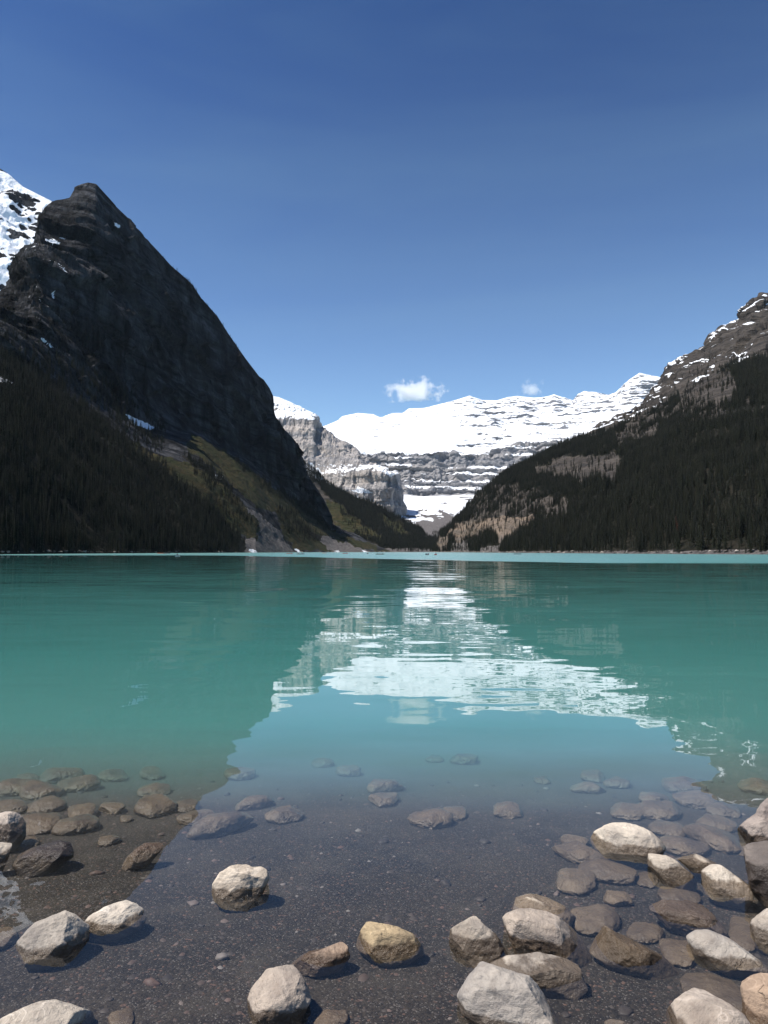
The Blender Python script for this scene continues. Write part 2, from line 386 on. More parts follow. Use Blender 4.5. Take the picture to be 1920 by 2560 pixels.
# ---- snow mountain at the head of the valley
CREST_C = [(660, 1120, 7600), (760, 1085, 7600), (808, 1066, 7600), (848, 1050, 7600), (856, 1041, 7600), (895, 1033, 7600), (933, 1035, 7600), (949, 1043, 7600), (960, 1043, 7600), (979, 1033, 7600), (1006, 1033, 7600), (1022, 1021, 7600), (1060, 1020, 7600), (1141, 1000, 7600), (1174, 989, 7600), (1205, 1000, 7600), (1242, 1001, 7600), (1270, 993, 7600), (1293, 990, 7600), (1330, 994, 7600), (1359, 994, 7550), (1385, 986, 7500), (1432, 1001, 7500), (1445, 985, 7400), (1460, 978, 7350), (1490, 980, 7300), (1521, 987, 7250), (1539, 981, 7200), (1573, 949, 7100), (1599, 932, 7050), (1657, 945, 7000), (1720, 960, 7000), (1800, 1000, 7000)]
def disp_head(P, N, v, px):
    x, y, z = P[..., 0], P[..., 1], P[..., 2]
    edge = 1 - 0.75 * sstep(4.9, 5.0, v)
    wall = sstep(0.95, 1.1, v) * (1 - sstep(3.0, 3.12, v))
    upper = sstep(3.1, 3.3, v)
    zz = z + 30 * fbm(x / 600, y / 600, 0.7, 4) + 0.03 * x
    right = sstep(1050, 1240, px + 60 * fbm(x / 300, z / 60, 5.0, 3))
    amt = upper * (46 + 80 * right * sstep(-0.25, 0.2, fbm(x / 700, z / 90, 4.0, 3) + 0.12)) + wall * 120
    vary = 0.35 + 1.3 * sstep(-0.3, 0.35, fbm(x / 240, zz / 60, 8.0, 3))
    push = strata_push(P, zz + 12 * fbm(x / 160, y / 160, 3.0, 3), 64, 0.5, amt * vary * 0.75) + strata_push(P, zz, 23, 0.5, amt * 0.22)
    g = wall * (ridged(x / 190, y / 190, z / 700, 5) * 52 + ridged(x / 60, y / 60, z / 240, 4) * 22 + fbm(x / 70, y / 70, z / 26, 4) * 14)
    g = g + wall * (facets(x / 90 + 0.4 * fbm(x / 90, y / 90, z / 90, 3), z / 200, 6) * 14 + facets(x / 34, z / 80, 16) * 5)
    g = g + upper * (ridged(x / 420, y / 420, z / 420, 5) * 48 + fbm(x / 60, y / 60, z / 22, 4) * (5 + 11 * right))
    g = g + (1 - sstep(0.9, 1.1, v)) * (fbm(x / 260, y / 260, 0.4, 5) * 9 + ridged(x / 90, y / 200, 0.1, 3) * 3)
    Q = P + N * (g * edge)[..., None]
    Q[..., 1] += push * edge
    return Q
TC = Terrain([row([(660, 1372, 3100), (1000, 1366, 3100), (1130, 1362, 3100), (1800, 1350, 3100)]),
              row([(660, 1240, 5700), (1000, 1236, 5700), (1050, 1238, 5720), (1130, 1238, 5700), (1200, 1236, 5650), (1800, 1180, 5600)]),
              row([(660, 1180, 5950), (940, 1184, 5950), (1200, 1180, 5950), (1300, 1165, 5950), (1800, 1120, 5900)]),
              row([(660, 1130, 6080), (940, 1134, 6100), (1060, 1137, 6100), (1134, 1130, 6120), (1180, 1140, 6150), (1300, 1110, 6200), (1800, 1060, 6200)]),
              row([(660, 1122, 7000), (808, 1092, 6950), (1000, 1080, 6900), (1174, 1056, 6900), (1300, 1052, 6950), (1432, 1040, 6900), (1600, 1000, 6700), (1800, 1030, 6700)]),
              row(CREST_C)], 660, 1800, 720, [70, 60, 60, 70, 110], disp_head, back=(900, 400))

# ---- snowy peak at the far left
CREST_A = [(-300, 330, 3300), (-100, 360, 3250), (-30, 400, 3200), (0, 421, 3200), (23, 436, 3200), (58, 467, 3200), (104, 490, 3200), (134, 505, 3200), (200, 540, 3200), (330, 640, 3200)]
def disp_far_left(P, N, v, px):
    x, y, z = P[..., 0], P[..., 1], P[..., 2]
    e = 1 - 0.8 * sstep(0.93, 1, v)
    return P + N * (e * (ridged(x / 170, y / 170, z / 170, 5) * 46 + fbm(x / 60, y / 60, z / 40, 4) * 14))[..., None]
TA = Terrain([row([(-300, 900, 2300), (330, 960, 2300)]), row(CREST_A)], -300, 330, 240, [200], disp_far_left, back=(500, 300))

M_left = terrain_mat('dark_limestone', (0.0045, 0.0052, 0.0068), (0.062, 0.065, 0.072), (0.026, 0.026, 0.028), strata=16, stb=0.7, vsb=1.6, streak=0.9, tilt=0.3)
M_right = terrain_mat('brown_limestone', (0.03, 0.0275, 0.026), (0.095, 0.082, 0.071), (0.075, 0.064, 0.054), strata=12, stb=1.4, vsb=0.35, vsc=0.2)
M_peak = terrain_mat('banded_limestone', (0.3, 0.295, 0.3), (0.54, 0.475, 0.41), (0.42, 0.39, 0.37), strata=34, unit=1.6, streak=0.25)
M_head = terrain_mat('grey_limestone', (0.24, 0.245, 0.26), (0.4, 0.375, 0.35), (0.3, 0.295, 0.3), strata=30, unit=1.8)

z_ = lambda T: T.P[..., 2]
def soft(T, polys, amp=9): return T.poly(polys, amp)

# left mountain surfaces
polyForL = [[(-300, 860), (0, 868), (60, 900), (150, 975), (250, 1050), (330, 1105), (400, 1150), (470, 1215), (540, 1268), (590, 1318), (612, 1355), (612, 1395), (-300, 1420)],
            [(455, 1140), (520, 1165), (580, 1225), (622, 1285), (640, 1320), (612, 1330), (560, 1285), (500, 1225)],
            [(690, 1272), (722, 1272), (760, 1300), (800, 1338), (798, 1352), (765, 1358), (738, 1340), (700, 1312)],
            [(560, 1130), (640, 1190), (700, 1230), (770, 1262), (832, 1318), (818, 1334), (760, 1290), (700, 1250), (620, 1190)]]
forL = soft(TL, polyForL, 10)
grassL = soft(TL, [[(300, 1095), (380, 1128), (440, 1148), (520, 1185), (590, 1235), (655, 1310), (640, 1350), (590, 1335), (520, 1265), (440, 1200), (360, 1150)], [(690, 1280), (760, 1325), (830, 1378), (745, 1378), (705, 1335)], [(480, 1080), (600, 1150), (700, 1230), (830, 1325), (900, 1350), (985, 1385), (900, 1372), (820, 1345), (740, 1310), (640, 1265), (560, 1190), (470, 1120)]], 8)
talL = soft(TL, [[(612, 1268), (640, 1276), (690, 1318), (742, 1390), (596, 1390), (600, 1352), (655, 1338)], [(775, 1330), (845, 1338), (940, 1390), (830, 1390)], [(400, 1140), (470, 1180), (560, 1262), (540, 1262), (440, 1185)]], 5)
snowL = soft(TL, [[(316, 1036), (340, 1046), (388, 1068), (376, 1074), (330, 1060)], [(-40, 920), (34, 957), (0, 955), (-40, 940)], [(94, 838), (112, 848), (136, 870), (116, 862)], [(128, 722), (138, 728), (136, 750), (131, 742)], [(286, 556), (302, 566), (300, 572), (288, 564)], [(112, 594), (150, 606), (148, 613), (114, 601)], [(620, 1374), (632, 1374), (648, 1384), (630, 1384)], [(735, 1371), (741, 1371), (754, 1382), (746, 1382)], [(836, 1377), (846, 1376), (850, 1382), (838, 1382)], [(905, 1375), (922, 1382), (908, 1382)], [(535, 1185), (558, 1192), (552, 1200), (538, 1195)]], 2.5)
gul = ridged(TL.P[..., 0] / 60, TL.P[..., 1] / 60, TL.P[..., 2] / 40, 4)
snowL = np.maximum(snowL, sstep(0.32, 0.40, gul + 0.25 * (TL.N[..., 2] - 0.5)) * in_poly(*TL.jit(20), [(60, 560), (160, 560), (170, 680), (140, 760), (60, 760)]) * 0.8)
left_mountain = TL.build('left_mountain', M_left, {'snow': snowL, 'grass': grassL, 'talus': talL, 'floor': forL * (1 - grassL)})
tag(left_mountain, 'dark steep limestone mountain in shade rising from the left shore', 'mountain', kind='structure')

# right mountain surfaces
rockR = [[(1116, 1334), (1140, 1306), (1230, 1292), (1336, 1292), (1334, 1312), (1300, 1330), (1280, 1352), (1248, 1360), (1232, 1330), (1190, 1345), (1160, 1352), (1140, 1362)],
         [(1092, 1340), (1118, 1338), (1120, 1376), (1090, 1380)], [(1380, 1143), (1540, 1136), (1568, 1160), (1530, 1200), (1440, 1206), (1380, 1186)], [(1533, 1082), (1643, 1078), (1640, 1104), (1540, 1110)],
         [(1690, 975), (1750, 935), (1825, 926), (1846, 990), (1825, 1014), (1700, 1020)], [(1330, 1165), (1400, 1160), (1400, 1185), (1335, 1190)]]
patchR = [[(1172, 1240), (1240, 1215), (1340, 1222), (1420, 1250), (1400, 1300), (1172, 1300)], [(1640, 1010), (1740, 1010), (1920, 1005), (1920, 1045), (1800, 1050), (1640, 1060)], [(1560, 1040), (1640, 1030), (1650, 1075), (1560, 1085)]]
rkR = soft(TR, rockR, 7)
ptR = soft(TR, patchR, 14) * (fbm(TR.P[..., 0] / 40, TR.P[..., 1] / 40, TR.P[..., 2] / 16, 4) > -0.16)
aboveR = soft(TR, [[(1440, 1097), (1539, 1068), (1625, 1036), (1701, 984), (1741, 958), (1816, 918), (1863, 896), (1935, 893), (2200, 895), (2200, 600), (1440, 600)]], 6)
tall = sstep(0.3, 0.9, TR.N[..., 2])
forR = (1 - rkR) * (1 - ptR) * (1 - aboveR)
snowR = aboveR * sstep(0.0, 0.25, fbm(TR.P[..., 0] / 70, TR.P[..., 1] / 70, TR.P[..., 2] / 40, 4) + 0.75 * (TR.N[..., 2] - 0.66) + 0.10 * sstep(1.5, 2.0, TR.v) - 0.10 - 0.12 * sstep(1860, 1900, TR.px)) * 0.8
talR = soft(TR, [[(1130, 1362), (1165, 1352), (1180, 1390), (1120, 1390)], [(1200, 1368), (1250, 1362), (1250, 1390), (1190, 1390)]], 5)
shore = ((z_(TR) < 2.2) & (TR.v < 1)).astype(float)
tanR = soft(TR, rockR[:2], 7)
right_mountain = TR.build('right_mountain', M_right, {'tan': tanR, 'snow': snowR, 'talus': np.maximum(talR, shore), 'floor': forR * (1 - talR) * (1 - shore)})
tag(right_mountain, 'forested mountain flank with rocky ridge above the right shore', 'mountain', kind='structure')

forS = soft(TS, [[(760, 1150), (860, 1205), (970, 1262), (1060, 1310), (1070, 1340), (1120, 1345), (1120, 1385), (1000, 1385), (900, 1350), (860, 1310), (840, 1260), (790, 1210), (740, 1170)]], 8)
grassS = soft(TS, [[(815, 1250), (850, 1262), (880, 1290), (960, 1345), (930, 1350), (860, 1325), (820, 1290)], [(940, 1280), (1000, 1310), (1030, 1345), (980, 1330)], [(700, 1200), (830, 1330), (990, 1390), (900, 1390), (700, 1300)]], 8)
snowS = soft(TS, [[(765, 1176), (800, 1190), (842, 1212), (800, 1200), (770, 1190)], [(700, 1130), (780, 1165), (790, 1180), (700, 1160)]], 5)
gravel = soft(TS, [[(930, 1372), (1140, 1371), (1140, 1392), (930, 1392)], [(1062, 1330), (1100, 1342), (1098, 1350), (1062, 1345)]], 3)
spur = TS.build('valley_hill', M_right, {'snow': snowS, 'grass': grassS, 'talus': gravel, 'floor': forS * (1 - grassS) * (1 - gravel)})
tag(spur, 'low forested spur with grassy glades at the end of the lake', 'hill', kind='structure')

# banded peak
qx, qy = TP.jit(4)
cap = (qy < 1049 + 3 * fbm(TP.P[..., 0] / 90, 1.0, 2.0, 3)).astype(float)
snowP = cap * sstep(0.30, 0.46, TP.N[..., 2] + 0.22 * fbm(TP.P[..., 0] / 120, TP.P[..., 1] / 120, TP.P[..., 2] / 30, 4))
snowP = np.maximum(snowP, (1 - cap) * sstep(0.62, 0.72, TP.N[..., 2] + 0.12 * fbm(TP.P[..., 0] / 160, TP.P[..., 1] / 160, TP.P[..., 2] / 60, 3)) * ((qy > 1160) & (qy < 1190)))
snowP = np.maximum(snowP, soft(TP, [[(878, 1226), (898, 1218), (920, 1222), (934, 1232), (905, 1232)], [(768, 1160), (782, 1158), (800, 1172), (800, 1182), (785, 1182)], [(922, 1157), (990, 1186), (975, 1190), (940, 1172)], [(893, 1235), (912, 1248), (905, 1248)]], 7))
peak = TP.build('banded_peak', M_peak, {'snow': snowP})
tag(peak, 'tan banded limestone peak with snow cap behind the dark mountain', 'mountain', kind='structure')

# head of the valley
x, y, z = TC.P[..., 0], TC.P[..., 1], TC.P[..., 2]
nz = TC.N[..., 2] + 0.22 * fbm(x / 130, y / 130, z / 45, 4)
up_ = sstep(2.95, 3.05, TC.v + 0.25 * fbm(x / 200, 0.0, 1.5, 3)); wall_ = sstep(0.95, 1.02, TC.v + 0.06 * fbm(x / 90, 0.0, 6.5, 3)) * (1 - up_)
benchC = sstep(0.5, 0.68, ((z + 30 * fbm(x / 600, y / 600, 0.7, 4) + 0.03 * x) / 64) % 1.0)
rline = sstep(0.1, 0.0, np.abs((((z + 0.03 * x + 14 * fbm(x / 260, y / 260, 1.7, 4)) / 34) % 1.0) - 0.5) - 0.12) * sstep(0.14, 0.3, fbm(x / 190, y / 190, z / 24, 4) + 0.16 * sstep(1080, 1260, TC.px) + 0.06)
wallsnow = benchC * sstep(0.02, 0.16, fbm(x / 260, y / 260, z / 110, 4) + 0.2 * sstep(1100, 1220, TC.px) - 0.04)
snowC = up_ * (1 - 0.62 * rline) * sstep(0.27, 0.40, nz + 0.10 * (1 - sstep(1120, 1230, TC.px)) + 0.08 * fbm(x / 300, y / 300, z / 60, 4)) + wall_ * wallsnow * sstep(0.35, 0.5, nz)
apron = soft(TC, [[(985, 1236), (1100, 1220), (1150, 1236), (1140, 1270), (1106, 1296), (1062, 1308), (1000, 1308), (970, 1275)]], 7)
streak = sstep(0.16, 0.3, (ridged(x / 300 + z / 500, y / 700, 2.0, 3) + 0.5) * 0.8 + fbm(x / 120, y / 120, 3.0, 3) * 0.4)
lower = (1 - sstep(0.95, 1.02, TC.v))
snowC = np.clip(snowC + lower * np.maximum(apron * (fbm(x / 60, y / 160, 7.0, 4) > -0.36 + 0.34 * sstep(1262, 1300, TC.qy) + 0.3 * sstep(1085, 1130, TC.qx)), streak * sstep(1085, 1150, TC.qx) * (1 - sstep(1270, 1310, TC.qy + 14 * fbm(x / 90, y / 90, 1.0, 3))) * 0.95), 0, 1)
head = TC.build('snow_mountain', M_head, {'snow': snowC, 'talus': lower * 0.8})
tag(head, 'broad glaciated snow mountain at the head of the valley', 'mountain', kind='structure')

x, y, z = TA.P[..., 0], TA.P[..., 1], TA.P[..., 2]
snowA = sstep(-0.12, 0.1, fbm(x / 170, y / 170, z / 90, 4) + 0.08 + 0.5 * (TA.N[..., 2] - 0.5))
farleft = TA.build('snowy_peak', M_left, {'snow': snowA})
tag(farleft, 'snow streaked dark peak behind the left mountain', 'mountain', kind='structure')

# ------------------------------------------------------------------ lake bed and water
BY = [-3.0, 0.4, 1.4, 2.0, 2.6, 3.5, 4.1, 4.6, 5.3, 6.0, 7.0, 8.0, 10, 15, 40, 200, 3200]
BZ = [0.55, 0.14, 0.01, -0.03, -0.05, -0.078, -0.102, -0.135, -0.2, -0.275, -0.365, -0.47, -0.73, -1.7, -8, -20, -20]
def bed_z(x, y):
    return np.interp(y, BY, BZ) + 0.05 * fbm(np.asarray(x) / 1.6, np.asarray(y) / 1.6, 0.5, 3) * np.clip(np.asarray(y) / 8, 0.12, 1.0) + 0.006 * fbm(np.asarray(x) / 0.25, np.asarray(y) / 0.25, 2.5, 3)
gy = np.concatenate([np.linspace(-3, 1.6, 24), np.linspace(1.65, 9, 230), np.geomspace(9.2, 3200, 60)])
gx = np.concatenate([-np.geomspace(2600, 5.2, 40), np.linspace(-5, 5, 260), np.geomspace(5.2, 2600, 40)])
GX, GY = np.meshgrid(gx, gy); GZ = bed_z(GX, GY)
i = np.arange(GX.size).reshape(GX.shape)
q = np.stack([i[:-1, :-1], i[:-1, 1:], i[1:, 1:], i[1:, :-1]], -1).reshape(-1, 4)
me = mesh_np('lake_bed', np.stack([GX, GY, GZ], -1).reshape(-1, 3), q)
b = NB('gravel_bed'); p = b.pos()
v1 = b.n('TexVoronoi'); b.put(v1.inputs['Vector'], p); v1.inputs['Scale'].default_value = 90
v2 = b.n('TexVoronoi'); b.put(v2.inputs['Vector'], p); v2.inputs['Scale'].default_value = 210
sepc = b.n('SeparateColor'); b.L(v1.outputs['Color'], sepc.inputs[0])
sep2 = b.n('SeparateColor'); b.L(v2.outputs['Color'], sep2.inputs[0])
big = b.noise(p, 1.3, 5, 0.6)
c = b.mix(b.rng(big, 0.35, 0.65), (0.019, 0.0152, 0.0112, 1), (0.037, 0.029, 0.02, 1))
c = b.mix(1.0, c, b.mix(sepc.outputs[0], (0.5, 0.5, 0.5, 1), (1.25, 1.22, 1.2, 1)), 'MULTIPLY')
c = b.mix(b.rng(b.noise(p, 3.1, 6, 0.65), 0.5, 0.72, 0.0, 0.6), c, (0.06, 0.049, 0.035, 1))
c = b.mix(b.rng(sep2.outputs[1], 0.9, 0.98), c, (0.13, 0.115, 0.1, 1))
c = b.mix(b.rng(sepc.outputs[2], 0.95, 1.0), c, (0.12, 0.072, 0.052, 1))
sy_ = b.n('SeparateXYZ'); b.L(p, sy_.inputs[0])
c = b.mix(b.rng(b.math('ADD', sy_.outputs[1], b.math('MULTIPLY', b.noise(p, 0.9, 4), 1.6)), 5.6, 9.5, 0.0, 0.9, True), c, (0.15, 0.125, 0.1, 1))   # pale silt settles farther out
h = b.math('ADD', b.math('MULTIPLY', v1.outputs['Distance'], -1.0), b.math('MULTIPLY', v2.outputs['Distance'], -0.5))
M_bed = b.surf(b.bsdf(c, 0.85, b.bump(h, 0.004, 0.8), 0.2))
lake_bed = tag(link('lake_bed', me, M_bed), 'dark gravel lake bed under the clear shallows', 'lake bed', kind='structure')

def water_material():
    b = NB('glacial_water'); p = b.pos()
    sep = b.n('SeparateXYZ'); b.L(p, sep.inputs[0])
    # wind patch: beyond a wandering line some 150 m out the surface is ruffled
    wn_ = b.noise(b.scl(p, (1 / 160, 1 / 60, 0)), 1, 3)
    lx = b.rng(sep.outputs[0], -70, 30, 220, 0)
    far = b.math('SUBTRACT', sep.outputs[1], b.math('ADD', lx, b.math('MULTIPLY', wn_, 90)))
    wind = b.rng(far, 45, 75, 0, 1, True)
    def slope(scale, sx, sy, off):
        nn = b.noise(b.vmath('ADD', b.scl(p, (scale * 0.38, scale, 0)), (off, off * 0.7, 0)), 1, 2.5, 0.5, 0, col=True)
        return b.scl(b.vmath('SUBTRACT', nn, (0.5, 0.5, 0.5)), (sx, sy, 0))
    fineR = slope(6.5, 0.016, 0.022, 31.0)
    fr_ = b.n('VectorMath', operation='SCALE'); b.L(fineR, fr_.inputs[0]); b.L(b.rng(sep.outputs[1], 12, 45, 0.0, 1.0), fr_.inputs['Scale'])
    calm = b.vmath('ADD', slope(0.45, 0.014, 0.034, 3.0), slope(2.2, 0.016, 0.036, 9.0))
    mod = b.rng(b.noise(b.scl(p, (1 / 9, 1 / 3.5, 0)), 1, 2), 0.35, 0.65, 0.3, 1.3)
    near = b.math('ADD', b.math('SUBTRACT', b.rng(sep.outputs[1], 3.5, 5.5, 0.4, 2.0), b.rng(sep.outputs[1], 7.5, 12, 0.0, 0.8)), b.rng(sep.outputs[1], 9, 60, 0.0, 1.0))
    k = b.math('MULTIPLY', mod, near)
    ks = b.n('VectorMath', operation='SCALE'); b.L(calm, ks.inputs[0]); b.L(k, ks.inputs['Scale'])
    rip = slope(3.0, 0.5, 0.7, 21.0)
    rs_ = b.n('VectorMath', operation='SCALE'); b.L(rip, rs_.inputs[0]); b.L(wind, rs_.inputs['Scale'])
    nv = b.vmath('NORMALIZE', b.vmath('ADD', b.vmath('ADD', b.vmath('ADD', ks.outputs[0], fr_.outputs[0]), rs_.outputs[0]), (0, 0, 1)))
    geo = b.n('NewGeometry')
    ior = b.rng(geo.outputs['Backfacing'], 0, 1, 1.333, 1 / 1.333)
    fr = b.n('Fresnel'); b.L(ior, fr.inputs[0]); b.L(nv, fr.inputs[1])
    gl = b.n('BsdfGlossy'); gl.inputs['Color'].default_value = (1, 1, 1, 1); b.L(nv, gl.inputs['Normal'])
    b.put(gl.inputs['Roughness'], b.rng(wind, 0, 1, 0.0, 0.25))
    tr = b.n('BsdfTransparent')
    mx = b.n('MixShader'); b.L(b.math('MULTIPLY', fr.outputs[0], b.rng(wind, 0, 1, 1.0, 0.5)), mx.inputs[0]); b.L(tr.outputs[0], mx.inputs[1]); b.L(gl.outputs[0], mx.inputs[2])
    b.L(mx.outputs[0], b.out.inputs['Surface'])
    # the water itself: nearly clear inshore
    sc_ = b.n('VolumeScatter'); sc_.inputs['Color'].default_value = (1.0, 1.0, 0.98, 1); sc_.inputs['Density'].default_value = 0.10; sc_.inputs['Anisotropy'].default_value = 0.0
    ab = b.n('VolumeAbsorption'); ab.inputs['Color'].default_value = (0.0, 0.75, 0.7, 1); ab.inputs['Density'].default_value = 0.10
    ad = b.n('AddShader'); b.L(sc_.outputs[0], ad.inputs[0]); b.L(ab.outputs[0], ad.inputs[1]); b.L(ad.outputs[0], b.out.inputs['Volume'])
    return b.m
bm = bmesh.new()
pts = [(-2400, 0.2), (2400, 0.2), (2400, 3000), (-2400, 3000)]
top = [bm.verts.new((x_, y_, 0.0)) for x_, y_ in pts]; bot = [bm.verts.new((x_, y_, -30.0)) for x_, y_ in pts]
bm.faces.new(top); bm.faces.new(bot[::-1])
for k in range(4): bm.faces.new((top[k], bot[k], bot[(k + 1) % 4], top[(k + 1) % 4]))
bmesh.ops.recalc_face_normals(bm, faces=bm.faces)
me = bpy.data.meshes.new('lake_water'); bm.to_mesh(me); bm.free()
water = tag(link('lake_water', me, water_material()), 'turquoise glacial lake water, calm near and ruffled far out', 'lake', kind='structure')

# rock flour hangs in the water off the shelf: it scatters blue-green and swallows red
bm = bmesh.new()
sec = [(12.0, -0.006), (2990, -0.006), (2990, -29.0), (4.6, -29.0), (4.6, -0.24)]
ra = [bm.verts.new((-2390, y_, z_)) for y_, z_ in sec]; rb = [bm.verts.new((2390, y_, z_)) for y_, z_ in sec]
bm.faces.new(ra); bm.faces.new(rb[::-1])
for k in range(len(sec)): bm.faces.new((ra[k], rb[k], rb[(k + 1) % len(sec)], ra[(k + 1) % len(sec)]))
bmesh.ops.recalc_face_normals(bm, faces=bm.faces)
me = bpy.data.meshes.new('rock_flour'); bm.to_mesh(me); bm.free()
b = NB('suspended_rock_flour')
sc_ = b.n('VolumeScatter'); sc_.inputs['Color'].default_value = (0.75, 1.0, 1.0, 1); sc_.inputs['Density'].default_value = 0.16; sc_.inputs['Anisotropy'].default_value = 0.0
ab = b.n('VolumeAbsorption'); ab.inputs['Color'].default_value = (0.0, 0.775, 0.72, 1); ab.inputs['Density'].default_value = 0.9
ad = b.n('AddShader'); b.L(sc_.outputs[0], ad.inputs[0]); b.L(ab.outputs[0], ad.inputs[1]); b.L(ad.outputs[0], b.out.inputs['Volume'])
tag(link('rock_flour', me, b.m), 'milky rock flour suspended in the deeper lake water', 'silt', kind='stuff')

# ------------------------------------------------------------------ spruce trees
def foliage_mat(name, c1, c2):
    b = NB(name); oi = b.n('ObjectInfo'); p = b.pos()
    n1 = b.noise(b.scl(p, (0.9,) * 3), 1, 3)
    c = b.mix(oi.outputs['Random'], C4(c1), C4(c2))
    c = b.mix(1.0, c, b.mix(b.rng(n1, 0.3, 0.7), (0.6, 0.6, 0.6, 1), (1.35, 1.35, 1.25, 1)), 'MULTIPLY')
    return b.surf(b.bsdf(c, 0.85, None, 0.15))
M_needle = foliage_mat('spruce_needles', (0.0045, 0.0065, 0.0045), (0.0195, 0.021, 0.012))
M_dead = foliage_mat('dead_needles', (0.075, 0.03, 0.02), (0.08, 0.033, 0.022))
b = NB('spruce_bark'); M_bark = b.surf(b.bsdf(b.mix(b.noise(b.scl(b.pos(), (3, 3, 0.6)), 1, 3), (0.05, 0.042, 0.035, 1), (0.11, 0.095, 0.08, 1)), 0.9))
def spruce(seed, slim):
    """a spruce one metre tall: (trunk verts, faces), (crown verts, faces); crown = whorls of drooping branches"""
    r_ = random.Random(seed)
    tv, tf, n = [], [], 5
    for k, (h_, rad) in enumerate(((-0.03, 0.016), (0.5, 0.009), (0.96, 0.002))):
        for a in range(n): tv.append((math.cos(a * 2 * math.pi / n) * rad, math.sin(a * 2 * math.pi / n) * rad, h_))
    for k in range(2):
        for a in range(n): tf.append((k * n + a, k * n + (a + 1) % n, (k + 1) * n + (a + 1) % n, (k + 1) * n + a))
    cv, cf = [], []
    tiers = 13; z0 = r_.uniform(0.05, 0.12)
    for t in range(tiers):
        f = t / (tiers - 1); zt = z0 + (0.985 - z0) * f ** 0.92
        rad = slim * (1 - f) ** 0.78 * r_.uniform(0.8, 1.15) + 0.008
        if f < 0.12: rad *= 0.75
        m = 9 if f < 0.7 else 6; a0 = r_.random() * 6.28
        for k in range(m):
            a = a0 + (k + r_.uniform(-0.25, 0.25)) * 2 * math.pi / m
            rr = rad * r_.uniform(0.6, 1.2); w = 2.2 / m * r_.uniform(0.7, 1.1)
            drop = rr * r_.uniform(0.35, 0.75); lift = rr * 0.35 + 0.012
            i0 = len(cv)
            cv.append((0, 0, zt + lift))
            cv.append((math.cos(a - w) * rr * 0.55, math.sin(a - w) * rr * 0.55, zt - drop * 0.62))
            cv.append((math.cos(a) * rr, math.sin(a) * rr, zt - drop * 0.8))
            cv.append((math.cos(a + w) * rr * 0.55, math.sin(a + w) * rr * 0.55, zt - drop * 0.62))
            cv.append((math.cos(a) * rr * 0.5, math.sin(a) * rr * 0.5, zt - drop * 0.05 + lift * 0.3))
            cf += [(i0, i0 + 1, i0 + 4), (i0 + 1, i0 + 2, i0 + 4), (i0 + 2, i0 + 3, i0 + 4), (i0 + 3, i0, i0 + 4)]
    return (tv, tf), (cv, cf)
VAR = []
stock = bpy.data.collections.new('spruce_stock')      # not linked: only the patterns for the forest masses
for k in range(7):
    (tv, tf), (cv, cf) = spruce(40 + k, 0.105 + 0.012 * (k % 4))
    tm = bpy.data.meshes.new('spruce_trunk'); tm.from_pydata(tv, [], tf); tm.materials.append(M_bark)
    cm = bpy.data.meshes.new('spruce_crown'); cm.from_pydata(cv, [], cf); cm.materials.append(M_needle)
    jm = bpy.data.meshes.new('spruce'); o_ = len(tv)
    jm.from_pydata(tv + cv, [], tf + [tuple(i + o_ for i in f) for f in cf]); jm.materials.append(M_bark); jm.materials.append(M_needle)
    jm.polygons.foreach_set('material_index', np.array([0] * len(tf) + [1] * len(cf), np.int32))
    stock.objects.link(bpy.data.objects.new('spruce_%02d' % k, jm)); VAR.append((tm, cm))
rs = np.random.default_rng(11)
gn = bpy.data.node_groups.new('plant_spruces', 'GeometryNodeTree')
gn.interface.new_socket('Geometry', in_out='INPUT', socket_type='NodeSocketGeometry')
gn.interface.new_socket('Geometry', in_out='OUTPUT', socket_type='NodeSocketGeometry')
gi = gn.nodes.new('NodeGroupInput'); go = gn.nodes.new('NodeGroupOutput')
ip = gn.nodes.new('GeometryNodeInstanceOnPoints'); ci = gn.nodes.new('GeometryNodeCollectionInfo')
ci.inputs['Collection'].default_value = stock; ci.inputs['Separate Children'].default_value = True; ci.inputs['Reset Children'].default_value = True
def na(nm, ty):
    x = gn.nodes.new('GeometryNodeInputNamedAttribute'); x.data_type = ty; x.inputs[0].default_value = nm; return x.outputs[0]
ip.inputs['Pick Instance'].default_value = True
gl = gn.links.new
gl(gi.outputs[0], ip.inputs['Points']); gl(ci.outputs[0], ip.inputs['Instance'])
gl(na('idx', 'INT'), ip.inputs['Instance Index']); gl(na('rot', 'FLOAT_VECTOR'), ip.inputs['Rotation']); gl(na('scl', 'FLOAT_VECTOR'), ip.inputs['Scale'])
gl(ip.outputs[0], go.inputs[0])
def plant(T, n, dens, h0, h1):
    P = T.sample(n, rs, dens); k = P[:, 2] > 0.6; P = P[k]
    h_ = h0 + (h1 - h0) * rs.random(len(P)) ** 1.3
    return np.column_stack([P, h_])
def forest(name, A, label):
    me = bpy.data.meshes.new(name); me.vertices.add(len(A)); me.vertices.foreach_set('co', A[:, :3].astype(np.float32).ravel())
    n = len(A)
    a = me.attributes.new('idx', 'INT', 'POINT'); a.data.foreach_set('value', rs.integers(0, len(VAR), n).astype(np.int32))
    a = me.attributes.new('rot', 'FLOAT_VECTOR', 'POINT'); a.data.foreach_set('vector', np.column_stack([rs.normal(0, 0.02, n), rs.normal(0, 0.02, n), rs.random(n) * 6.28]).astype(np.float32).ravel())
    w = rs.uniform(0.85, 1.2, n)
    a = me.attributes.new('scl', 'FLOAT_VECTOR', 'POINT'); a.data.foreach_set('vector', np.column_stack([A[:, 3] * w, A[:, 3] * w, A[:, 3]]).astype(np.float32).ravel())
    o = link(name, me); md = o.modifiers.new('plant', 'NODES'); md.node_group = gn
    return tag(o, label, 'forest', kind='stuff')
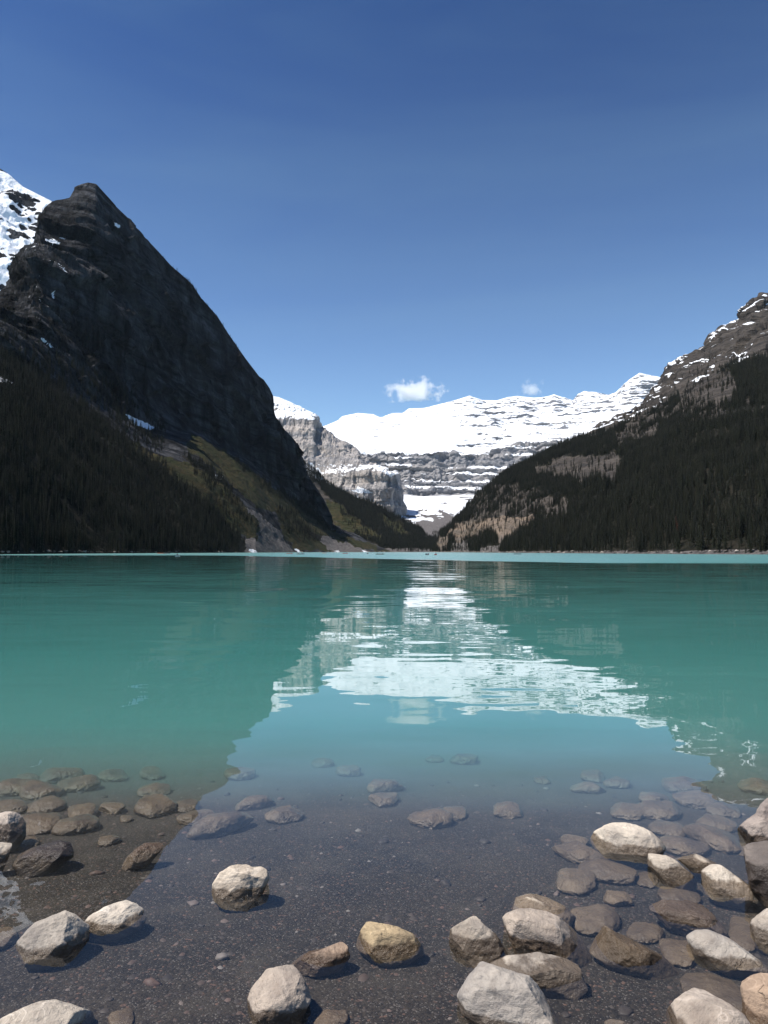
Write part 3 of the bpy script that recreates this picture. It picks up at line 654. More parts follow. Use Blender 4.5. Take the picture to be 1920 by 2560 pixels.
thinL = np.clip(forL + 0.25 * in_poly(*TL.jit(14), [(0, 560), (120, 520), (200, 700), (260, 900), (420, 1080), (400, 1160), (0, 960)]) + 0.6 * in_poly(TL.qx, TL.qy, [(380, 560), (720, 930), (700, 1000), (560, 830), (380, 640)]) * (TL.v > 1.9), 0, 1) * (1 - 0.85 * talL) * (1 - 0.75 * grassL) * (1 - snowL)
thinL = thinL * (0.55 + 0.9 * sstep(-0.2, 0.3, fbm(TL.P[..., 0] / 40, TL.P[..., 1] / 40, 0.7, 3)))
FL = plant(TL, 15000, thinL, 6, 21)
hiL = FL[:, 2] > 330; FL[hiL, 3] *= 0.6
thinR = np.clip(forR + 0.14 * ptR + 0.05 * rkR, 0, 1) * (1 - 0.8 * talR) * (0.6 + 0.8 * sstep(-0.25, 0.25, fbm(TR.P[..., 0] / 50, TR.P[..., 1] / 50, 0.2, 3)))
thinR = thinR + 0.01 * aboveR * (TR.v < 1.3)
inview = (TR.px < 1990)
FR = plant(TR, 32000, thinR * inview, 5.5, 19)
thinS = np.clip(forS, 0, 1) * (1 - 0.85 * grassS) * (1 - 0.8 * gravel)
FS = plant(TS, 6500, thinS, 12, 24)
floorC = (TC.v < 0.55) * in_poly(TC.qx, TC.qy, [(1080, 1335), (1140, 1325), (1140, 1380), (1080, 1380)])
FC = plant(TC, 350, floorC.astype(float), 12, 22)

# the 300 spruces that show largest stand as trees of their own
allF = np.vstack([np.column_stack([FL, np.zeros(len(FL))]), np.column_stack([FR, np.ones(len(FR))])])
ax, ay = to_px(allF[:, :3]); size = allF[:, 3] / allF[:, 1]
size = np.where((ax > 4) & (ax < 1916), size, 0)
# only trees with no taller growth in front: those near the water
size = np.where(allF[:, 2] < 9, size, size * 0.2)
order = np.argsort(-size)
pick = np.zeros(len(allF), bool)
for side in (0, 1):
    ids = [i for i in order if allF[i, 4] == side][:150]; pick[ids] = True
single = allF[pick]; rest = allF[~pick]
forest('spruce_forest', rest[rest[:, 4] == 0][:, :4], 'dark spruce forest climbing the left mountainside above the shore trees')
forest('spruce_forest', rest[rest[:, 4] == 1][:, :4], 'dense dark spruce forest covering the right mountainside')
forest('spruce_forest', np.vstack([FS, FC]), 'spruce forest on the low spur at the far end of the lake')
protos = []
def tree(pos, h_, var, side, red=False):
    t = bpy.data.objects.new('spruce_tree', None); COL.objects.link(t)
    t.location = pos; w = h_ * rs.uniform(0.85, 1.15); t.scale = (w, w, h_)
    t.rotation_euler = (rs.normal(0, 0.02), rs.normal(0, 0.02), rs.random() * 6.28); t.empty_display_size = 0.5
    o = bpy.data.objects.new('trunk', VAR[var][0]); COL.objects.link(o); o.parent = t
    cm = VAR[var][1]
    if red: cm = cm.copy(); cm.materials[0] = M_dead
    o = bpy.data.objects.new('crown', cm); COL.objects.link(o); o.parent = t
    if red: tag(t, 'rust red dead spruce among the green trees on the right shore', 'tree')
    else:
        q_ = float(to_px(np.array([pos]))[0][0])
        if side == 0:
            where = 'left of the leftmost red canoe' if q_ < 229 else 'between the leftmost and the pale canoe' if q_ < 444 else 'between the pale canoe and the scree'
            tag(t, 'dark spruce at the left water edge, ' + where, 'tree', 'spruces along the left shore')
        else:
            where = 'left of the tan cliff foot' if q_ < 1250 else 'between the tan cliff and the rust red spruce' if q_ < 1692 else 'between the rust red spruce and the picture edge'
            tag(t, 'dark spruce at the right water edge, ' + where, 'tree', 'spruces along the right shore')
    return t
for a in single:
    tree(a[:3], a[3], int(rs.integers(0, len(VAR))), int(a[4]))
k = int(np.argmin(np.abs(TR.qx - 1692) + np.abs(TR.qy - 1345)))
tree(TR.P.reshape(-1, 3)[k], 17.0, 2, 1, True)

# ------------------------------------------------------------------ shore rocks
def rock_mat():
    b = NB('shore_rock'); p = b.pos(); oi = b.n('ObjectInfo'); oc = b.n('TexCoord').outputs['Object']
    base = oi.outputs['Color']
    wv = b.n('VectorRotate', rotation_type='EULER_XYZ'); b.L(oc, wv.inputs['Vector'])
    ro = b.n('CombineXYZ'); b.put(ro.inputs[0], b.math('MULTIPLY', oi.outputs['Random'], 2.0)); b.put(ro.inputs[1], b.math('MULTIPLY', oi.outputs['Random'], 5.0)); b.put(ro.inputs[2], b.math('MULTIPLY', oi.outputs['Random'], 9.0))
    b.L(ro.outputs[0], wv.inputs['Rotation'])
    off = b.vmath('ADD', wv.outputs[0], ro.outputs[0])
    n_big = b.noise(off, 6.0, 5, 0.6)
    n_mid = b.noise(off, 26.0, 6, 0.65)
    n_fine = b.noise(off, 120.0, 5, 0.7)
    lay = b.noise(b.scl(off, (5, 7, 42)), 1, 5, 0.6, 0.4)
    c = b.mix(1.0, base, b.mix(b.rng(n_big, 0.33, 0.67), (0.6, 0.59, 0.6, 1), (1.18, 1.15, 1.1, 1)), 'MULTIPLY')
    c = b.mix(b.rng(n_mid, 0.52, 0.72, 0, 0.55), c, b.mix(1.0, base, (0.55, 0.5, 0.47, 1), 'MULTIPLY'))
    c = b.mix(b.rng(lay, 0.55, 0.7, 0, 0.4), c, b.mix(1.0, base, (1.3, 1.28, 1.25, 1), 'MULTIPLY'))
    c = b.mix(b.rng(n_fine, 0.56, 0.74, 0, 0.4), c, b.mix(1.0, base, (0.5, 0.47, 0.45, 1), 'MULTIPLY'))
    # cracks
    vo = b.n('TexVoronoi', feature='DISTANCE_TO_EDGE'); b.put(vo.inputs['Vector'], b.vmath('ADD', b.scl(off, (7, 7, 13)), b.scl(b.noise(off, 9.0, 4, col=True), (1.6, 1.6, 1.6)))); vo.inputs['Scale'].default_value = 1
    crk = b.math('MULTIPLY', b.rng(vo.outputs[0], 0.0, 0.022, 1.0, 0.0), b.rng(n_big, 0.54, 0.66))
    c = b.mix(b.math('MULTIPLY', crk, 0.22), c, b.mix(1.0, base, (0.25, 0.23, 0.22, 1), 'MULTIPLY'))
    # pale quartz veins and grey-brown stains
    vn = b.noise(b.scl(off, (3.2, 9.0, 4.5)), 1, 3, 0.5, 0.8)
    c = b.mix(b.math('MULTIPLY', b.rng(b.math('ABSOLUTE', b.math('SUBTRACT', vn, 0.5)), 0.0, 0.012, 0.55, 0.0), b.rng(oi.outputs['Random'], 0.35, 0.6)), c, b.mix(1.0, base, (1.5, 1.5, 1.5, 1), 'MULTIPLY'))
    stn = b.noise(b.vmath('ADD', off, (4.0, 1.0, 7.0)), 3.4, 5, 0.6, 0.5)
    c = b.mix(b.rng(stn, 0.5, 0.64, 0, 0.55), c, b.mix(1.0, base, (0.6, 0.56, 0.53, 1), 'MULTIPLY'))
    # the water line: wet dark band with a ragged edge, brown algae below
    sep = b.n('SeparateXYZ'); b.L(p, sep.inputs[0])
    wl = b.math('ADD', sep.outputs[2], b.math('MULTIPLY', b.math('SUBTRACT', b.noise(p, 9.0, 5, 0.6), 0.5), 0.075))
    wet = b.rng(b.math('SUBTRACT', wl, b.attr('wet')), -0.004, 0.006, 1.0, 0.0)
    sub = b.rng(b.math('ADD', wl, b.math('MULTIPLY', b.math('SUBTRACT', n_mid, 0.5), 0.03)), -0.03, 0.012, 1.0, 0.0)
    c = b.mix(b.math('MULTIPLY', wet, 0.9), c, b.mix(1.0, c, (0.27, 0.228, 0.19, 1), 'MULTIPLY'))
    alg = b.mix(b.rng(n_big, 0.35, 0.65), (0.085, 0.062, 0.042, 1), (0.17, 0.125, 0.08, 1))
    c = b.mix(b.math('MULTIPLY', sub, 0.7), c, alg)
    rough = b.rng(wet, 0, 1, 0.88, 0.27)
    h = b.math('ADD', b.math('MULTIPLY', n_mid, 1.0), b.math('MULTIPLY', n_fine, 0.32))
    h = b.math('ADD', h, b.math('MULTIPLY', lay, 0.5)); h = b.math('SUBTRACT', h, b.math('MULTIPLY', crk, 0.4))
    return b.surf(b.bsdf(c, rough, b.bump(h, 0.014, 0.9), 0.35))
M_rock = rock_mat()
RC = {'pale': (0.52, 0.45, 0.365), 'pink': (0.45, 0.385, 0.325), 'grey': (0.45, 0.4, 0.34), 'white': (0.63, 0.555, 0.455), 'ochre': (0.46, 0.36, 0.225), 'rust': (0.38, 0.275, 0.195), 'brown': (0.24, 0.195, 0.15), 'dark': (0.18, 0.155, 0.14), 'tan': (0.36, 0.29, 0.2), 'mauve': (0.36, 0.305, 0.27), 'slate': (0.42, 0.385, 0.345), 'black': (0.03, 0.03, 0.03)}
def ico(sub):
    bm = bmesh.new(); bmesh.ops.create_icosphere(bm, subdivisions=sub, radius=1.0)
    V = np.array([v_.co[:] for v_ in bm.verts]); Fa = np.array([[v_.index for v_ in f.verts] for f in bm.faces]); bm.free(); return V, Fa
ICO = {5: ico(5), 6: ico(6), 4: ico(4)}
def blob(x0, y0, x1, y1, r_):
    """an uneven rounded outline filling a box"""
    cx_, cy_, a, c = (x0 + x1) / 2, (y0 + y1) / 2, (x1 - x0) / 2, (y1 - y0) / 2
    k = r_.uniform(2.0, 2.9); ph = r_.uniform(0, 6.28); pts = []
    for t in np.linspace(0, 2 * math.pi, 28, endpoint=False):
        w = 1 + 0.09 * math.sin(2 * t + ph) + 0.06 * math.sin(3 * t + ph * 2)
        ct, st = math.cos(t), math.sin(t)
        pts.append((cx_ + a * w * math.copysign(abs(ct) ** (2 / k), ct), cy_ + c * w * math.copysign(abs(st) ** (2 / k), st)))
    return pts
RIDX = [0]
def rock(shape, col, label, wet=0.02, deep=0.75, flat=0.0, sub=6, cuts=7, rough=1.0, lift=0.0, name='shore_rock', under=False, skirt=0.06):
    RIDX[0] += 1; r_ = random.Random(900 + RIDX[0]); seed = RIDX[0] * 3.71
    pts = blob(*shape, r_) if len(shape) == 4 and not isinstance(shape[0], tuple) else list(shape)
    pts = np.array(pts, float)
    pyb = pts[:, 1].max(); pxm = (pts[:, 0].min() + pts[:, 0].max()) / 2; pym = (pts[:, 1].min() + pts[:, 1].max()) / 2
    # where its foot meets the bed
    y0 = 3.0
    for _ in range(40):
        dyy = F * CP - (1280 - pyb) * SP; dzz = F * SP + (1280 - pyb) * CP
        y0 = 0.5 * y0 + 0.5 * ((max(float(bed_z((pxm - 960) / F * y0, y0)), -9 if under else -skirt) - CAMZ) * dyy / dzz)
    width = (pts[:, 0].max() - pts[:, 0].min()) * y0 / F * 1.05
    dep = width * 0.5 * deep
    D_ = y0 + dep * 0.55 + lift
    c0 = survey(pxm, pym, D_)
    view = c0 - np.array([0, 0, CAMZ]); dist = np.linalg.norm(view); view /= dist
    right = np.cross(view, [0, 0, 1.0]); right /= np.linalg.norm(right); upv = np.cross(right, view)
    u = (pts[:, 0] - pxm) * dist / F * math.cos(math.atan((pxm - 960) / F)); w = -(pts[:, 1] - pym) * dist / F * math.cos(math.atan((pym - 1280) / F))
    # radius of the outline in every direction
    th = np.linspace(-math.pi, math.pi, 361); rad = np.zeros(361)
    for k in range(len(u)):
        ax_, ay_ = u[k - 1], w[k - 1]; bx, by_ = u[k], w[k]; ex, ey = bx - ax_, by_ - ay_
        den = np.cos(th) * ey - np.sin(th) * ex; den = np.where(np.abs(den) < 1e-12, 1e-12, den)
        t_ = (ax_ * ey - ay_ * ex) / den; s_ = (ax_ * np.sin(th) - ay_ * np.cos(th)) / den
        ok = (t_ > 0) & (s_ >= -1e-6) & (s_ <= 1 + 1e-6); rad = np.where(ok, np.maximum(rad, t_), rad)
    for _ in range(4): rad = 0.25 * np.roll(rad, 1) + 0.5 * rad + 0.25 * np.roll(rad, -1)
    V, Fa = ICO[sub]
    sx, sy, sz = V[:, 0], V[:, 1], V[:, 2]
    theta = np.arctan2(sz, sx); rho = np.hypot(sx, sz)
    rr = np.interp(theta, th, rad) * np.where(sz < 0, 1 + 0.16 * np.clip(-sz, 0, 1), 1)
    q_ = np.clip(rho, 1e-6, 1) ** 0.86
    loc = np.stack([np.cos(theta) * rr * q_, sy * dep * np.where(sy < 0, 1.0, 0.9), np.sin(theta) * rr * q_], -1)
    ms = float(np.mean(rad))
    # flat faces, as if split along joints; the first ones shape the crown and the front
    upl = np.array([0, float(np.dot(view, [0, 0, 1])), float(np.dot(upv, [0, 0, 1]))])
    for k in range(cuts):
        if k == 0: n = upl + np.array([r_.uniform(-0.25, 0.25), r_.uniform(-0.2, 0.2), 0])
        elif k == 1: n = np.array([r_.uniform(-0.5, 0.5), -1, 0.1 + r_.uniform(-0.3, 0.3)])
        else: n = np.array([r_.gauss(0, 1), r_.gauss(-0.4, 0.7), r_.gauss(0.1, 0.8)])
        n = n / np.linalg.norm(n); h_ = loc @ n; lim = np.max(h_) * (r_.uniform(0.68, 0.9) - (flat if k == 0 else 0))
        ex = np.maximum(h_ - lim, 0); loc = loc - (ex * 0.88)[:, None] * n
    nn = loc / (np.linalg.norm(loc, axis=1)[:, None] + 1e-9)
    g = loc / ms
    d = 0.085 * fbm(g[:, 0] * 1.1 + seed, g[:, 1] * 1.1, g[:, 2] * 1.1, 3) + 0.042 * ridged(g[:, 0] * 2.2 + seed, g[:, 1] * 2.2, g[:, 2] * 3.2, 4) * rough + 0.02 * fbm(g[:, 0] * 7 + seed, g[:, 1] * 7, g[:, 2] * 9, 4) * rough
    if under:            # lies flat on the bed below the surface: the outline is its footprint
        sa = -view[2]; ground = np.array([view[0], view[1], 0]); ground /= np.linalg.norm(ground)
        zb = float(bed_z(c0[0], c0[1])); room = max(-zb - 0.012, 0.02)
        thick = min(0.26 * width, room * r_.uniform(0.7, 0.95))
        zc = zb + 0.3 * thick; k_ = (zc - CAMZ) / (c0[2] - CAMZ); c0 = np.array([c0[0] * k_, c0[1] * k_, zc])
        loc = loc + nn * (d * 1.7 * ms)[:, None]
        top = np.where(loc[:, 1] < 0, loc[:, 1] / min(loc[:, 1].min(), -1e-6) * thick * 0.7, -loc[:, 1] / dep * thick * 0.6)
        Wd = loc[:, :1] * right * k_ + (loc[:, 2:3] * k_ / sa * 0.74) * ground; Wd[:, 2] += top
        me = mesh_np('rock', Wd, Fa); add_attr(me, 'wet', np.full(len(V), 0.2))
        o = link(name, me, M_rock); o.location = c0
        o.color = (*(np.array(RC[col]) * np.array([0.74, 0.665, 0.51]) * (1 + r_.uniform(-0.15, 0.1))), 1)
        return tag(o, label, 'rock')
    edge_keep = 1 - 0.35 * sstep(0.85, 1.0, rho)
    loc = loc + nn * (d * ms * edge_keep)[:, None]
    Wd = loc[:, :1] * right + loc[:, 1:2] * view + loc[:, 2:3] * upv
    zmin = Wd[:, 2].min(); base = float(bed_z(c0[0], c0[1]))
    need = (c0[2] + zmin) - (base - 0.012)
    if need > 0:         # reach down to the bed
        Wd[:, 2] = np.where(Wd[:, 2] < 0, Wd[:, 2] * (1 + need / max(-zmin, 1e-3)), Wd[:, 2])
    me = mesh_np('rock', Wd, Fa)
    add_attr(me, 'wet', np.full(len(V), wet + 0.01))
    o = link(name, me, M_rock); o.location = c0
    cc = np.array(RC[col]) * (1 + np.array([0.02, 0.0, -0.03]) * r_.uniform(-1, 1) + r_.uniform(-0.08, 0.06)); o.color = (*(cc * 0.92), 1)
    return tag(o, label, 'rock')
E = rock
# -- standing out of the water, left half
E([(-28, 2040), (15, 2033), (45, 2040), (60, 2062), (55, 2090), (30, 2108), (-28, 2106)], 'pink', 'grey pink boulder cut by the left edge, upper one', 0.035)
E([(-34, 2112), (5, 2107), (25, 2116), (20, 2140), (2, 2172), (-34, 2176)], 'pale', 'pale rock cut by the left edge below the grey pink boulder', 0.02)
E([(44, 2150), (60, 2128), (90, 2115), (140, 2109), (185, 2125), (195, 2138), (160, 2160), (110, 2182), (70, 2184)], 'dark', 'long dark wet rock with a glistening top near the left edge', 0.2, 0.7, skirt=0.11)
E([(301, 2166), (310, 2150), (340, 2122), (360, 2112), (395, 2108), (404, 2118), (397, 2135), (365, 2162), (335, 2171)], 'rust', 'orange pointed rock just breaking the water, left of middle', 0.012, 0.6, cuts=9, skirt=0.10)
E([(541, 2204), (555, 2181), (579, 2168), (613, 2167), (628, 2175), (648, 2175), (660, 2184), (667, 2204), (648, 2235), (613, 2263), (584, 2267), (555, 2252), (535, 2227)], 'pale', 'rounded pale boulder with a knob standing alone in the shallows', 0.012, 0.9, rough=1.3)
E([(51, 2357), (75, 2308), (104, 2297), (156, 2293), (179, 2305), (208, 2334), (208, 2362), (168, 2391), (110, 2408), (75, 2397), (52, 2374)], 'grey', 'blocky grey boulder with pocked sunny top in the lower left', 0.008, 0.85, 0.05, cuts=8)
E([(203, 2317), (231, 2285), (266, 2268), (324, 2260), (353, 2274), (362, 2294), (341, 2330), (289, 2344), (231, 2343)], 'white', 'low white rock touching the blocky grey boulder', 0.004, 0.75, rough=1.2)
E([(622, 2517), (637, 2470), (666, 2433), (700, 2411), (735, 2418), (755, 2441), (764, 2493), (770, 2513), (735, 2547), (683, 2562), (642, 2550)], 'pink', 'tall mottled grey boulder at the bottom left of centre', 0.01, 0.9, rough=1.2, cuts=9)
E([(726, 2408), (758, 2383), (800, 2377), (833, 2366), (850, 2362), (862, 2374), (868, 2397), (839, 2426), (793, 2440), (752, 2428)], 'rust', 'reddish brown jagged rock behind the tall mottled boulder', 0.012, 0.6, cuts=9, rough=1.5, skirt=0.07)
E([(885, 2338), (901, 2315), (932, 2311), (990, 2322), (1024, 2336), (1044, 2361), (1044, 2384), (1009, 2405), (963, 2409), (940, 2398), (909, 2375), (887, 2357)], 'ochre', 'yellow ochre rock in the lower middle', 0.012, 0.8, rough=1.2)
E([(-45, 2562), (0, 2543), (50, 2528), (95, 2518), (125, 2522), (160, 2540), (205, 2565), (215, 2592), (100, 2625), (-45, 2615)], 'pale', 'broad flat pale rock cut by the bottom left corner', -0.02, 0.7, 0.08)
# -- standing out of the water, right half
E([(1483, 2107), (1496, 2088), (1519, 2070), (1542, 2061), (1565, 2057), (1589, 2063), (1620, 2076), (1643, 2095), (1656, 2115), (1654, 2136), (1620, 2147), (1569, 2140), (1519, 2136), (1496, 2122)], 'white', 'big white domed boulder on the right, farthest of the dry ones', 0.012, 0.8, rough=1.3)
E([(1616, 2165), (1627, 2144), (1650, 2138), (1689, 2153), (1720, 2176), (1737, 2196), (1735, 2212), (1704, 2220), (1666, 2209), (1627, 2186)], 'pale', 'oblong pale rock with a dark wet flank below the white boulder', 0.035, 0.6, 0.05, rough=0.8)
E([(1689, 2149), (1712, 2139), (1743, 2141), (1782, 2154), (1820, 2172), (1839, 2190), (1800, 2196), (1743, 2186), (1716, 2168)], 'pale', 'low pale slab behind the oblong and the angular pale rocks', 0.02, 0.6, 0.06, cuts=9)
E([(1747, 2192), (1774, 2169), (1793, 2165), (1828, 2183), (1866, 2207), (1877, 2230), (1876, 2238), (1847, 2255), (1793, 2248), (1758, 2224)], 'white', 'angular cream rock with a brown wet face near the right edge', 0.03, 0.65, cuts=10)
E([(1851, 2076), (1859, 2066), (1893, 2041), (1905, 2007), (1917, 1999), (1962, 1994), (1985, 2100), (1930, 2127), (1890, 2124), (1859, 2101)], 'mauve', 'mauve pink layered boulder cut by the right edge', 0.02, 0.8, rough=1.4, cuts=9)
E([(1856, 2155), (1882, 2130), (1920, 2117), (1990, 2112), (2010, 2262), (1935, 2274), (1905, 2240), (1868, 2212), (1857, 2186)], 'dark', 'dark glossy boulder at the right edge below the mauve one', 0.13, 0.9, rough=1.3, cuts=9)
E([(1272, 2282), (1276, 2268), (1298, 2252), (1322, 2243), (1344, 2241), (1376, 2252), (1407, 2263), (1419, 2277), (1436, 2290), (1431, 2313), (1361, 2330), (1289, 2310)], 'white', 'pale rock peeping out behind the largest boulder on the right', 0.03, 0.7, rough=1.2, lift=0.08)
E([(1255, 2337), (1265, 2316), (1279, 2299), (1303, 2287), (1337, 2280), (1368, 2282), (1397, 2296), (1433, 2321), (1455, 2347), (1462, 2371), (1453, 2395), (1409, 2406), (1337, 2394), (1284, 2378), (1260, 2352)], 'pink', 'largest pinkish domed boulder in the right hand group', 0.022, 0.9, rough=0.9)
E([(1172, 2287), (1192, 2298), (1216, 2320), (1250, 2348), (1272, 2374), (1265, 2395), (1228, 2413), (1180, 2417), (1144, 2405), (1131, 2382), (1137, 2318), (1149, 2303)], 'pale', 'three cornered rock, dry pale ridge over a brown wet face', 0.035, 0.6, cuts=10, rough=1.3, skirt=0.09)
E([(1238, 2424), (1277, 2403), (1349, 2388), (1409, 2393), (1431, 2407), (1436, 2427), (1447, 2458), (1415, 2486), (1357, 2492), (1290, 2478), (1250, 2452)], 'grey', 'flat brown slab with a cracked grey dry crown', 0.03, 0.7, 0.16, rough=0.9, skirt=0.085)
E([(1163, 2502), (1191, 2453), (1215, 2422), (1261, 2435), (1330, 2453), (1365, 2493), (1397, 2540), (1399, 2565), (1380, 2595), (1260, 2588), (1178, 2545)], 'slate', 'big angular light grey boulder at the bottom right of centre', 0.01, 0.8, cuts=6, rough=1.4)
E([(1484, 2368), (1504, 2336), (1510, 2325), (1544, 2342), (1579, 2352), (1643, 2378), (1672, 2401), (1687, 2428), (1626, 2436), (1539, 2422), (1487, 2393)], 'tan', 'wedge shaped brown slab with a pale dry tip', 0.05, 0.55, 0.05, cuts=9, skirt=0.085)
E([(1634, 2287), (1660, 2268), (1712, 2261), (1753, 2257), (1775, 2280), (1800, 2312), (1828, 2338), (1770, 2346), (1683, 2328)], 'mauve', 'striped dark slab barely above water left of the right edge', 0.03, 0.55, 0.1, rough=1.6, cuts=9, skirt=0.1)
E([(1735, 2368), (1753, 2351), (1782, 2344), (1828, 2356), (1886, 2388), (1908, 2406), (1925, 2432), (1870, 2440), (1799, 2428), (1750, 2404)], 'grey', 'low speckled grey rock near the right edge', 0.008, 0.65, rough=0.9)
E([(1665, 2572), (1672, 2540), (1689, 2511), (1735, 2489), (1782, 2492), (1840, 2520), (1876, 2562), (1860, 2605), (1700, 2610)], 'pink', 'smooth rounded mauve grey boulder cut by the bottom edge', 0.01, 0.85, rough=0.6)
E([(1868, 2490), (1880, 2459), (1909, 2449), (1965, 2448), (1985, 2582), (1900, 2585), (1874, 2542)], 'rust', 'rust stained boulder in the bottom right corner', 0.01, 0.8)
E([(1883, 2328), (1892, 2302), (1920, 2284), (1972, 2268), (1985, 2382), (1920, 2376), (1890, 2358)], 'grey', 'grey boulder cut by the right edge beside the speckled rock', 0.02, 0.75, rough=1.3)
E([(1512, 2562), (1530, 2553), (1560, 2552), (1576, 2562), (1570, 2582), (1520, 2584)], 'pale', 'small pale rock just entering at the bottom edge', 0.0, 0.7, sub=5)
E([(844, 2370), (846, 2352), (852, 2344), (858, 2350), (860, 2366), (856, 2374), (848, 2375)], 'black', 'small black stone perched on the reddish jagged rock', 0.0, 0.9, sub=4, lift=0.12)
